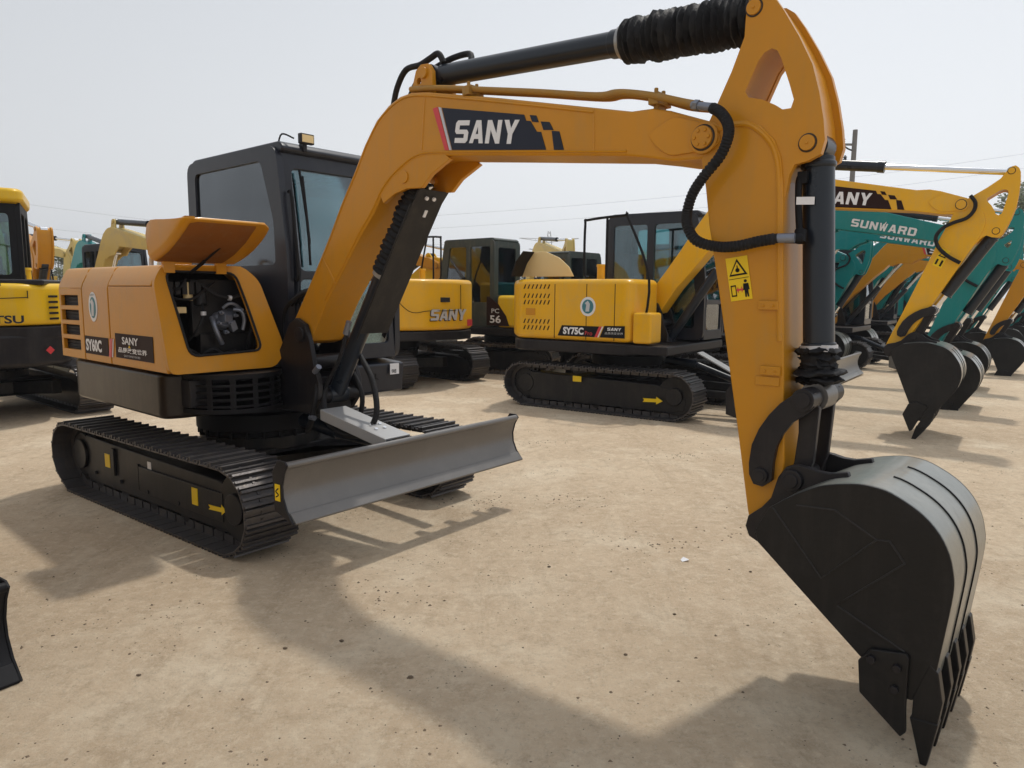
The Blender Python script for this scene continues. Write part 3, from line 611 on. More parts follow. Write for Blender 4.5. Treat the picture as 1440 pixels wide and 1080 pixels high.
def swing_post(root, sw, dark='charcoal', dx=0.):
    m = MB()
    for s in (-1, 1):
        m.prism([(.50,1.04),(.60,1.16),(.72,1.33),(.80,1.37),(.90,1.33),(.955,1.22),(.99,1.08),(1.05,.95),(1.04,.84),(.95,.74),(.40,.72),(.40,1.03)], s*.14, s*.175)
        m.cyl(p3(PF, s*.13), p3(PF, s*.19), .05, n=20)
    m.box(.40, .97, -.14, .14, .73, .98); m.cyl((1.0,-.17,.86), (1.0,.17,.86), .045); m.cyl(p3(PF,-.15), p3(PF,.15), .04); m.cyl((.93,-.14,1.08), (.93,.14,1.08), .05)
    m.v = [(a+dx, b, c) for a, b, c in m.v]
    return m.build('boom_mount', dark, root, sw, bevel=.006)
SKY, SUNE, EXPO, VEIL, VEILC, VEILT = .15, 2.0, -0.12, .88, (6.8,6.98,7.15), (5.4,5.65,6.0); HAZE = .0010
# ---------------------------------------------------------------- ground, sky, camera, light
def ground_mat():
    m = bpy.data.materials.new('dusty_ground'); m.use_nodes = True; nt = m.node_tree; n = nt.nodes; l = nt.links; b = n['Principled BSDF']
    b.inputs['Roughness'].default_value = .92; b.inputs['Specular IOR Level'].default_value = .25
    tc = n.new('ShaderNodeTexCoord')
    def noise(s, d=6, r=.6, dist=0., sc=None):
        q = n.new('ShaderNodeTexNoise'); q.inputs['Scale'].default_value = s; q.inputs['Detail'].default_value = d; q.inputs['Roughness'].default_value = r; q.inputs['Distortion'].default_value = dist
        if sc:
            mp = n.new('ShaderNodeMapping'); mp.inputs['Scale'].default_value = sc; mp.inputs['Rotation'].default_value = (0,0,R(-38)); l.new(tc.outputs['Object'], mp.inputs['Vector']); l.new(mp.outputs[0], q.inputs['Vector'])
        else: l.new(tc.outputs['Object'], q.inputs['Vector'])
        return q.outputs['Fac']
    def mr(x, a, c, d=0., e=1.):
        q = n.new('ShaderNodeMapRange'); q.inputs[1].default_value = a; q.inputs[2].default_value = c; q.inputs[3].default_value = d; q.inputs[4].default_value = e; l.new(x, q.inputs[0]); return q.outputs[0]
    def mix(a, bcol, f, mode='MIX'):
        q = n.new('ShaderNodeMix'); q.data_type = 'RGBA'; q.blend_type = mode
        if isinstance(a, tuple): q.inputs['A'].default_value = (*a, 1)
        else: l.new(a, q.inputs['A'])
        if isinstance(bcol, tuple): q.inputs['B'].default_value = (*bcol, 1)
        else: l.new(bcol, q.inputs['B'])
        l.new(f, q.inputs['Factor']); return q.outputs['Result']
    c = mix(GA, GB, mr(noise(.45, 8, .62, .4), .35, .65))
    c = mix(c, GC, mr(noise(1.3, 8, .7, .3), .50, .66, 0, .85))
    c = mix(c, GD, mr(noise(2.6, 10, .75, .6, (1, .28, 1)), .52, .70, 0, .65))
    c = mix(c, GD, mr(noise(7, 10, .85, .3), .50, .64, 0, .62))
    c = mix(c, GC, mr(noise(16, 8, .85), .50, .62, 0, .6))
    c = mix(c, (.15,.115,.08), mr(noise(33, 8, .9), .565, .64, 0, .60))
    c = mix(c, (.66,.59,.48), mr(noise(70, 7, .9), .54, .62, 0, .7))
    # faint crawler prints: rows of grouser marks in a few lanes
    def mth(op, a_, b_=None):
        q = n.new('ShaderNodeMath'); q.operation = op
        for i_, v_ in enumerate((a_, b_)):
            if v_ is None: continue
            if isinstance(v_, (int, float)): q.inputs[i_].default_value = v_
            else: l.new(v_, q.inputs[i_])
        return q.outputs[0]
    lanes = None
    for rot_, y0_, off_ in ((.62, 4.25, 0), (.62, 5.85, 0), (1.15, -1.9, 3.), (1.15, -3.45, 3.), (.20, 3.2, 1.), (.20, 4.7, 1.)):
        mp = n.new('ShaderNodeMapping'); mp.inputs['Rotation'].default_value = (0,0,rot_); l.new(tc.outputs['Object'], mp.inputs['Vector'])
        sp = n.new('ShaderNodeSeparateXYZ'); l.new(mp.outputs[0], sp.inputs[0])
        lane = mr(mth('ABSOLUTE', mth('SUBTRACT', sp.outputs['Y'], y0_)), .17, .21, 1, 0)
        bars = mr(mth('SINE', mth('MULTIPLY', sp.outputs['X'], 53.2)), -.1, .9, 0, 1)
        k_ = mth('MULTIPLY', lane, bars); lanes = k_ if lanes is None else mth('MAXIMUM', lanes, k_)
    prints = mth('MULTIPLY', lanes, mr(noise(1.1, 6, .7, .4), .42, .58, 0, 1))
    c = mix(c, GD, mth('MULTIPLY', prints, .16))
    l.new(c, b.inputs['Base Color'])
    def bump(h, s, d, prev=None):
        q = n.new('ShaderNodeBump'); q.inputs['Strength'].default_value = s; q.inputs['Distance'].default_value = d; l.new(h, q.inputs['Height'])
        if prev: l.new(prev, q.inputs['Normal'])
        return q.outputs[0]
    p = bump(noise(3, 8, .7, .5), .6, .04); p = bump(noise(14, 8, .85), .7, .02, p); p = bump(noise(60, 6, .85), .9, .010, p); p = bump(mth('MULTIPLY', prints, -1.), .12, .012, p); p = bump(noise(3, 10, .7, .8, (1,.25,1)), .35, .02, p)
    l.new(p, b.inputs['Normal']); return m
GA, GB, GC, GD = (.58,.442,.300), (.71,.565,.400), (.80,.68,.51), (.42,.308,.20)
mg = ground_mat(); M['ground'] = mg
mb = MB(); mb.add([(-400,-60,0),(400,-60,0),(400,800,0),(-400,800,0)], [(0,1,2,3)])
tag(mb.build('ground', mg), kind='structure')
# loose grit: pebbles and crumbs of dried mud
rnd = random.Random(4); mb = MB()
CL = [(rnd.uniform(-.6,.7)*d, d) for d in [2.4+rnd.random()*9 for _ in range(70)]]
def pebble(mb, x, y, r):
    vs = []
    for i in range(5):
        a = 2*pi*i/5+rnd.random(); vs.append((x+r*cos(a)*rnd.uniform(.7,1.2), y+r*sin(a)*rnd.uniform(.7,1.2), .0))
    vs.append((x+rnd.uniform(-.3,.3)*r, y+rnd.uniform(-.3,.3)*r, r*rnd.uniform(.4,.9)))
    mb.add(vs, [(i, (i+1) % 5, 5) for i in range(5)])
for i in range(1500):
    d = 2.2+rnd.random()**1.4*14; x = rnd.uniform(-.75,.75)*d; pebble(mb, x, d, rnd.choice([.002,.003,.004,.004,.005,.008]))
for cx, cy in CL:
    for k in range(26): pebble(mb, cx+rnd.gauss(0,.12), cy+rnd.gauss(0,.06), rnd.choice([.0015,.002,.003,.005]))
for cx, cy in [(-.2,5.2),(.4,5.3),(.9,4.3),(-2.3,2.9),(-.6,3.6),(1.6,4.6),(3.4,6.6),(1.7,6.8),(.3,7.4)]:
    for k in range(38): pebble(mb, cx+rnd.gauss(0,.16), cy+rnd.gauss(0,.10), rnd.choice([.004,.006,.009]))
M['grit'] = mat('grit', (.17,.125,.085), .9, var=.5, scale=40)
tag(mb.build('gravel', 'grit', ang=20), 'loose dark grit scattered over the dusty yard', kind='stuff')
g = V((1.02,4.06,0)); mb = MB(); mb.add([(g.x-.02,g.y-.015,.002),(g.x+.02,g.y-.01,.012),(g.x+.025,g.y+.02,.004),(g.x-.005,g.y+.025,.018),(g.x-.025,g.y+.01,.006)], [(0,1,4),(1,2,3),(1,3,4)])
tag(mb.build('paper_scrap', 'white'), 'crumpled white scrap of paper lying on the open ground before the bucket', 'litter')

# loose clods and stones one can tell apart
M['clod'] = mat('clod', (.13,.095,.065), .9, var=.4, scale=30, bump=.5, bscale=50)
for q, (px_, py_, rr_, mm) in enumerate([(-.98,2.98,.008,'clod'),(-.75,3.05,.009,'clod'),(.22,3.95,.008,'clod'),(.80,3.35,.007,'clod'),(.50,2.95,.007,'clod'),(1.35,3.9,.007,'clod'),(-.40,2.75,.009,'clod'),(-1.5,2.75,.008,'clod'),(2.4,5.4,.013,'clod')]):
    rnd2 = random.Random(q); mb = MB(); vs = []
    for i in range(40):
        z_ = 1-2*(i+.5)/40; a = i*2.39996; s_ = math.sqrt(1-z_*z_); k_ = rr_*rnd2.uniform(.75,1.15); vs.append((px_+s_*cos(a)*k_*1.3, py_+s_*sin(a)*k_, rr_*.45+z_*k_*.6))
    import bmesh as _b; bm_ = _b.new(); [bm_.verts.new(v) for v in vs]; _b.ops.convex_hull(bm_, input=bm_.verts[:]); me_ = bpy.data.meshes.new('dirt_clod'); bm_.to_mesh(me_); bm_.free(); me_.materials.append(M[mm])
    o_ = bpy.data.objects.new('dirt_clod', me_); COL.objects.link(o_); tag(o_, 'small dark clod of dried dirt lying loose on the pale ground', 'clod', 'dirt clods strewn over the yard')
# world
w = bpy.data.worlds.new('World'); scn.world = w; w.use_nodes = True; n = w.node_tree.nodes; l = w.node_tree.links
SUN = V((.208,.39,1)).normalized(); el = math.asin(SUN.z); az = math.atan2(SUN.x, SUN.y)
sky = n.new('ShaderNodeTexSky'); sky.sky_type = 'NISHITA'; sky.sun_disc = False; sky.sun_elevation = el; sky.sun_rotation = az
sky.air_density = 1.2; sky.dust_density = 6.; sky.ozone_density = 1.0
bw = n.new('ShaderNodeRGBToBW'); l.new(sky.outputs[0], bw.inputs[0])
cm = n.new('ShaderNodeMix'); cm.data_type = 'RGBA'; cm.inputs['Factor'].default_value = .80; l.new(sky.outputs[0], cm.inputs['A'])
hz = n.new('ShaderNodeVectorMath'); hz.operation = 'SCALE'; hz.inputs[0].default_value = (.955, 1.0, 1.07); l.new(bw.outputs[0], hz.inputs['Scale']); l.new(hz.outputs[0], cm.inputs['B'])
# a milky veil of thin overcast evens the sky out
vm = n.new('ShaderNodeMix'); vm.data_type = 'RGBA'; vm.inputs['Factor'].default_value = VEIL
l.new(cm.outputs['Result'], vm.inputs['A']); 
gt = n.new('ShaderNodeTexCoord'); nm = n.new('ShaderNodeVectorMath'); nm.operation = 'NORMALIZE'; l.new(gt.outputs['Generated'], nm.inputs[0])
sx = n.new('ShaderNodeSeparateXYZ'); l.new(nm.outputs[0], sx.inputs[0])
mz = n.new('ShaderNodeMapRange'); mz.interpolation_type = 'SMOOTHSTEP'; mz.inputs['From Min'].default_value = -.02; mz.inputs['From Max'].default_value = .5; l.new(sx.outputs['Z'], mz.inputs['Value'])
vc = n.new('ShaderNodeMix'); vc.data_type = 'RGBA'; vc.inputs['A'].default_value = (*VEILC, 1); vc.inputs['B'].default_value = (*VEILT, 1); l.new(mz.outputs[0], vc.inputs['Factor'])
# brighter towards the sun's side
dp = n.new('ShaderNodeVectorMath'); dp.operation = 'DOT_PRODUCT'; dp.inputs[1].default_value = (.85,.5,.15); l.new(nm.outputs[0], dp.inputs[0])
ma = n.new('ShaderNodeMapRange'); ma.inputs['From Min'].default_value = -.3; ma.inputs['From Max'].default_value = .75; ma.inputs['To Min'].default_value = .78; ma.inputs['To Max'].default_value = 1.08; l.new(dp.outputs['Value'], ma.inputs['Value'])
vs_ = n.new('ShaderNodeVectorMath'); vs_.operation = 'SCALE'; l.new(vc.outputs['Result'], vs_.inputs[0]); l.new(ma.outputs[0], vs_.inputs['Scale']); l.new(vs_.outputs[0], vm.inputs['B'])
n['Background'].inputs['Strength'].default_value = SKY; l.new(vm.outputs['Result'], n['Background'].inputs['Color'])
sd = bpy.data.lights.new('sun', 'SUN'); sd.energy = SUNE; sd.angle = R(2.4); sd.color = (1., .95, .87)
so = bpy.data.objects.new('sun', sd); COL.objects.link(so); so.rotation_euler = SUN.to_track_quat('Z', 'Y').to_euler()
# thin dusty air over the whole yard
M_h = bpy.data.materials.new('haze'); M_h.use_nodes = True; hn = M_h.node_tree.nodes; hn.remove(hn['Principled BSDF'])
pv = hn.new('ShaderNodeVolumePrincipled'); pv.inputs['Color'].default_value = (.93,.95,1,1); pv.inputs['Density'].default_value = HAZE; pv.inputs['Anisotropy'].default_value = .2
M_h.node_tree.links.new(pv.outputs[0], hn['Material Output'].inputs['Volume'])
if HAZE: tag(MB().box(-399,399,-59,380,-1.,32.).build('haze', M_h), 'thin pale dusty haze hanging over the yard', kind='stuff')
# camera
cd = bpy.data.cameras.new('camera'); cam = bpy.data.objects.new('camera', cd); COL.objects.link(cam); scn.camera = cam
cd.sensor_fit = 'HORIZONTAL'; cd.sensor_width = 36; cd.lens = 36*1016/1440; cd.clip_end = 3000; cd.clip_start = .05
pt, rl = .126, .008; f = V((0,cos(pt),-sin(pt))); r = V((1,0,0)); u = r.cross(f); r2 = r*cos(rl)+u*sin(rl); u2 = r2.cross(f)
mt = Matrix((( r2.x,u2.x,-f.x,0),(r2.y,u2.y,-f.y,0),(r2.z,u2.z,-f.z,1.55),(0,0,0,1))); cam.matrix_world = mt
vs = scn.view_settings; vs.view_transform = 'Standard'; vs.look = 'None'; vs.exposure = EXPO; vs.gamma = 1; vs.use_curve_mapping = False
scn.render.engine = 'CYCLES'
# ---------------------------------------------------------------- bodies
def skirt(root, sw, m='skirt', z0=.72, z1=1.02, s=1.):
    o = [(-1.20,-.91),(.40,-.91),(.45,-.80),(.45,.88),(-1.16,.88),(-1.42,.58),(-1.50,0),(-1.42,-.58)]
    mb = MB(); mb.prism(rounded(o, .16, 5), z0, z1, 'xy'); return mb.build('lower_body', m, root, sw, bevel=.03, seg=3)

def body_main(root, sw, paint='orange'):
    lb = skirt(root, sw)
    o = rounded([(-1.24,-.905),(.10,-.905),(.10,-.12),(-.88,-.12),(-.88,.93),(-1.2,.93),(-1.44,.6),(-1.52,0),(-1.46,-.55)], .14, 4)
    mb = MB(); mb.prism(o, 1.03, 1.69, 'xy'); bd = mb.build('engine_hood', paint, root, sw, bevel=.05, seg=3)
    # curved side panels with real seams; section in y,z swept along x
    sec = [(-.945,1.035),(-.945,1.555),(-.935,1.59),(-.885,1.69),(-.865,1.705),(-.80,1.712),(-.80,1.69),(-.87,1.675),(-.915,1.57),(-.915,1.035)]
    mb = MB(); mb.prism(sec, -.768, -.292, 'yz'); mb.build('side_panel', paint, root, sw, bevel=.006)
    # rear louvred panel
    louv = [[(-1.22,z),(-.86,z+.004),(-.86,z+.080),(-1.22,z+.078)] for z in (1.095,1.205,1.315,1.425)]
    mb = MB(); mb.prism([(-1.262,1.035),(-.782,1.035),(-.782,1.555),(-1.262,1.555)], -.945, -.915, holes=louv)
    mb.prism([(-.945,1.556),(-.935,1.59),(-.885,1.69),(-.865,1.705),(-.80,1.712),(-.80,1.69),(-.87,1.675),(-.915,1.556)], -1.262, -.782, 'yz')
    rp = mb.build('louvre_panel', paint, root, sw, bevel=.005)
    mb = MB(); mb.box(-1.23, -.85, -.914, -.908, 1.06, 1.53); 
    for z in (1.095,1.205,1.315,1.425):
        for k in range(3): mb.obox((-1.04,-.916,z+.02+k*.024), (.18,0,0), (0,.004,.004), (0,.001,-.001))
    mb.build('radiator_grille', 'black', rp)
    # front compartment: side skin, top skin, slanted front frame with the open hatch hole
    fx = lambda z: .625-(z-1.03)*.30
    mb = MB(); mb.prism([(-.278,1.035),(fx(1.035)-.03,1.035),(fx(1.57)-.03,1.57),(-.278,1.57)], -.945, -.915)
    s2 = [(-.935,1.572),(-.885,1.69),(-.865,1.705),(-.33,1.712),(-.33,1.69),(-.87,1.675),(-.91,1.572)]
    mb.prism([(-.945,1.572),(-.935,1.60)]+s2[1:-1]+[(-.915,1.572)], -.278, .41, 'yz')
    mb.build('front_side_panel', paint, root, sw, bevel=.008)
    mb = MB(); mb.prism([(-.345,1.712),(-.33,1.712),(-.235,1.62),(-.141,1.20),(-.141,1.035),(-.165,1.035),(-.165,1.20),(-.255,1.60),(-.345,1.69)], 0, 1, 'yz')
    mb.v = [(.10 if v[0] < .5 else fx(v[2])-.034, v[1], v[2]) for v in mb.v]; mb.build('inner_side_panel', paint, root, sw, bevel=.004)
    H = rounded([(-.865,1.665),(-.40,1.665),(-.355,1.45),(-.305,1.15),(-.80,1.135)], .06, 4)
    Fo = rounded([(-.945,1.03),(-.945,1.60),(-.87,1.71),(-.33,1.712),(-.23,1.62),(-.14,1.20),(-.14,1.12),(-.23,1.03)], .05, 4)
    mb = MB(); mb.prism(Fo, -.035, 0, 'yz', holes=[H]); mb.v = [(fx(v[2])+v[0], v[1], v[2]) for v in mb.v]
    ff = mb.build('front_frame', paint, root, sw, bevel=.010)
    mb = MB(); mb.tube([(fx(z)+.004, y, z) for y, z in H+H[:1]], .008, 8, smooth=False); mb.build('door_seal', 'rubber', ff)
    # dark compartment lining and the machinery inside
    mb = MB(); mb.box(.105, .12, -.86, -.17, 1.04, 1.67); mb.box(.12, .60, -.90, -.17, 1.035, 1.06); mb.box(.12,.38,-.912,-.905,1.06,1.54); mb.build('compartment_lining', 'void', root, sw)
    mb = MB(); mb.lathe((.32,-.47,1.30), (.40,-.45,1.40), [(0,.035),(.15,.05),(.3,.05),(.35,.062),(.5,.062),(.55,.045),(1,.035)], 16)
    mb.lathe((.34,-.52,1.36), (.34,-.36,1.40), [(0,.02),(.1,.034),(.3,.034),(.32,.026),(.6,.026),(.64,.036),(.8,.036),(1,.02)], 14)
    mb.tube([(.38,-.545,1.37),(.42,-.55,1.32),(.43,-.53,1.25),(.42,-.50,1.19)], .017, 10); mb.tube([(.40,-.40,1.42),(.43,-.36,1.41),(.43,-.34,1.35),(.42,-.35,1.28)], .014, 8)
    mb.tube([(.39,-.47,1.43),(.42,-.44,1.46),(.42,-.39,1.45),(.40,-.33,1.40),(.39,-.29,1.41)], .012, 8); mb.obox((.40,-.46,1.36), (.03,.01,0), (-.006,.03,0), (0,0,.022)); mb.obox((.42,-.42,1.31), (.02,0,0), (0,.018,.01), (0,-.01,.03))
    for a_, b_ in ((-.50,1.40),(-.44,1.33),(-.40,1.38),(-.52,1.33),(-.36,1.42),(-.47,1.27)): mb.cyl((.41,a_,b_), (.455,a_,b_), .009, n=6); mb.cyl((.40,a_,b_), (.43,a_,b_), .014, n=10)
    mb.build('hydraulic_pump', 'pump', root, sw, bevel=.002)
    mb = MB(); mb.box(.30,.36,-.62,-.22,1.08,1.26); mb.lathe((.34,-.60,1.44), (.34,-.60,1.56), [(0,.03),(.1,.045),(.8,.045),(1,.03)], 16); mb.box(.28,.34,-.66,-.24,1.24,1.62); mb.build('engine_block', 'frame', root, sw, bevel=.006)
    for pts, r in (([(.40,-.66,1.10),(.44,-.58,1.16),(.43,-.50,1.12),(.40,-.40,1.14)], .016), ([(.38,-.30,1.62),(.42,-.34,1.54),(.43,-.42,1.50),(.40,-.52,1.52),(.38,-.62,1.60)], .013), ([(.37,-.28,1.12),(.41,-.30,1.22),(.40,-.26,1.34),(.37,-.27,1.46)], .014), ([(.36,-.70,1.22),(.42,-.66,1.30),(.42,-.62,1.40),(.36,-.60,1.48)], .010), ([(.36,-.84,1.60),(.41,-.78,1.55),(.41,-.72,1.62)], .008)):
        mb = MB(); mb.tube(pts, r, 8); mb.build('engine_hose', 'rubber', root, sw)
    mb = MB(); mb.cyl((.40,-.66,1.10), (.37,-.70,1.07), .021, n=10); mb.cyl((.42,-.62,1.385), (.42,-.62,1.41), .018, n=10); mb.cyl((.43,-.43,1.497), (.43,-.45,1.50), .018, n=10); mb.each('hose_clamp', 'silver', root, sw)
    mb = MB(); mb.cyl((.36,-.80,1.27), (.36,-.80,1.42), .045, n=18); mb.box(.34, .40, -.84, -.72, 1.40, 1.44); mb.cyl((.36,-.69,1.48), (.36,-.69,1.60), .03, n=16); mb.build('filter_can', 'cream', root, sw, bevel=.004)
    mb = MB()
    for k in range(5): mb.box(.37, .40, -.83+.045*k, -.80+.045*k, 1.52, 1.60)
    mb.tube([(.36,-.82,1.50),(.42,-.70,1.49),(.40,-.60,1.55),(.34,-.50,1.60)], .008, 8); mb.tube([(.40,-.62,1.10),(.42,-.72,1.16),(.38,-.82,1.20)], .012, 8)
    mb.each('wiring_harness', 'frame', root, sw)
    # open hatch: bent leaf raised over the compartment
    U = [(0,.05),(.03,.17),(.08,.225),(.14,.235),(.21,.21),(.29,.17),(.37,.125),(.45,.075),(.52,.03),(.555,.0)]
    d, up = V((.505,0,.233)).normalized(), V((-.42,0,.907)); vs = []; nc = 13
    for u, w_ in U:
        p = V((.425,0,1.722))+d*u-up*(.035*sin(pi*u/.56))
        rr = min(w_, .05); e = max(0, u-.50)/.055; y1 = -.40-.05*e*e
        row = [(y1, 0), (-.50, 0), (-.60, 0), (-.70, 0), (-.80, 0), (-.86, 0)]
        for k in range(5): a_ = k*pi/8; row.append((-.895-.05*sin(a_), rr*(1-cos(a_))))
        row += [(-.945, rr+(w_-rr)*.5), (-.945-.01*w_, w_)]
        for y, h in row: vs.append((p.x+up.x*h, y if u < .5 else y+(.05*e*e if y < -.7 else 0), p.z+up.z*h))
    fs = [(i*nc+j, i*nc+j+1, (i+1)*nc+j+1, (i+1)*nc+j) for i in range(len(U)-1) for j in range(nc-1)]
    ht = MB().add(vs, fs).build('open_hatch', paint, root, sw, ang=70)
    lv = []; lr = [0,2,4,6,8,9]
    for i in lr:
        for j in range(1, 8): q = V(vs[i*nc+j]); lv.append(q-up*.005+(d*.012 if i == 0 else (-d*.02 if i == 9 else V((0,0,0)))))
    MB().add(lv, [(i*7+j, i*7+j+1, (i+1)*7+j+1, (i+1)*7+j) for i in range(len(lr)-1) for j in range(6)]).build('hatch_shaded_liner', 'shaded_liner', ht, ang=70)  # inner face of the leaf, its unlit look put into the colour
    so_ = ht.modifiers.new('thick', 'SOLIDIFY'); so_.thickness = .016; so_.offset = 1
    bv = ht.modifiers.new('bevel', 'BEVEL'); bv.width = .004; bv.segments = 2; bv.angle_limit = R(50)
    mb = MB()
    for y in (-.84, -.50):
        mb.box(.425, .455, y-.035, y+.035, 1.655, 1.725); mb.cyl((.44,y-.04,1.722), (.44,y+.04,1.722), .014, n=10); mb.obox((.475,y,1.755), (.035,0,.018), (0,.03,0), (-.004,0,.008))
    mb.each('hinge', paint, ht, bevel=.003)
    mb = MB(); mb.cyl((.46,-.71,1.66), (.57,-.67,1.73), .011, n=10); mb.cyl((.57,-.67,1.73), (.70,-.63,1.812), .007, n=8); mb.build('gas_strut', 'black', ht)
    mb = MB(); mb.obox((.84,-.60,1.915), (.03,0,.014), (0,.05,0), (.005,0,-.012)); mb.build('hatch_latch', 'black', ht, bevel=.003)
    # exhaust, grab bar, tank cap
    mb = MB(); mb.tube([(-.58,-.52,1.66),(-.575,-.52,1.78),(-.50,-.52,1.80),(-.42,-.52,1.78),(-.42,-.52,1.66)], .018, 10); mb.build('grab_bar', 'silver', root, sw)
    mb = MB(); mb.lathe((-.12,-.52,1.69), (-.12,-.52,1.95), [(0,.085),(.86,.085),(.87,.098),(.98,.098),(1,.085)], 26); mb.build('exhaust_cover', paint, root, sw, bevel=.004)
    # decals on the side
    y = -.9465
    mb = MB(); mb.prism([(-.56+.078*cos(a*pi/16), 1.425+.105*sin(a*pi/16)) for a in range(32)], y-.002, y+.001)
    lg = mb.build('round_emblem', 'white', root, sw)
    mb = MB(); mb.prism([(-.56+.055*cos(a*pi/12), 1.42+.075*sin(a*pi/12)) for a in range(24)], y-.004, y-.002); mb.build('emblem_picture', 'logo_blue', lg)
    mb = MB(); mb.prism([(-.585,1.36),(-.575,1.44),(-.60,1.46),(-.56,1.48),(-.53,1.45),(-.545,1.36)], y-.006, y-.004); mb.build('emblem_figure', 'silver', lg)
    text('SANY', (-.60,y-.003,1.503), (.08,0,0), (0,0,.014), 'decal_dark', lg, ext=.001)
    d = quad((-.76,y,1.085), (.44,0,0), (0,0,.128), .002).build('model_decal', 'decal_brown', root, sw)
    text('SY60C', (-.735,y-.0025,1.105), (.30,0,.0), (0,0,.09), 'white', d, ext=.0015, bold=.045)
    MB().prism([(-.31,1.085),(-.265,1.085),(-.235,1.213),(-.28,1.213)], y-.005, y-.002).build('decal_stripe', 'decal_red', d)
    MB().prism([(-.255,1.085),(-.243,1.085),(-.213,1.213),(-.225,1.213)], y-.005, y-.002).build('decal_stripe', 'white', d)
    d = quad((-.19,y,1.09), (.60,0,.0), (0,0,.165), .002).build('slogan_decal', 'decal_brown', root, sw)
    text('SANY', (-.07,y-.0025,1.185), (.26,0,0), (0,0,.05), 'white', d, ext=.0015, bold=.025)
    text('品质改变世界', (-.14,y-.0025,1.128), (.46,0,0), (0,0,.036), 'white', d, ext=.0015, bold=.025)
    MB().prism([(.03,1.165),(.06,1.165),(.045,1.182)], y-.005, y-.002).build('emblem', 'sticker', d)
    text('QUALITY CHANGES THE WORLD', (-.05,y-.0025,1.10), (.26,0,0), (0,0,.016), 'silver', d, ext=.001)
    # round louvred cage under the front corner
    mb = MB(); c = (.44,-.46); 
    for z in (.80,.845,.89,.935): mb.lathe((*c,z), (*c,z+.014), [(0,.30),(0,.325),(1,.325),(1,.30)], 40)
    mb.lathe((*c,.755), (*c,.79), [(0,.28),(.2,.335),(1,.335)], 40); mb.lathe((*c,.985), (*c,1.015), [(0,.315),(0,.335),(1,.335),(1,.30)], 40)
    for k in range(14):
        a = 2*pi*k/14; mb.obox((c[0]+.315*cos(a), c[1]+.315*sin(a), .89), (.006*cos(a),.006*sin(a),0), (-.018*sin(a),.018*cos(a),0), (0,0,.11))
    mb.build('step_cage', 'black', root, sw)
    mb = MB(); mb.box(.1,.56,-.80,-.2,.80,.98); mb.build('battery_box','charcoal',root,sw,bevel=.01)
    # toolbox below the cab
    mb = MB(); mb.prism([(.20,.74),(.60,.76),(.62,.99),(.20,1.02)], .36, .92); tb = mb.build('cab_base', 'slate', root, sw, bevel=.02)
    quad((.632,.76,.90), (.0,.09,0), (.0,0,.085), .003).xf(lambda v: v).build('paper_label', 'white', tb)
    text('98', (.637,.775,.91), (0,.045,0), (0,0,.03), 'black', tb, ext=.001)
    mb = MB()
    for k in range(3):
        a = pi/2+k*2*pi/3; mb.obox((.628,.62+.018*cos(a),.885+.018*sin(a)), (.003,0,0), (0,.014*cos(a),.014*sin(a)), (0,-.004*sin(a),.004*cos(a)))
    mb.build('emblem', 'black', tb)

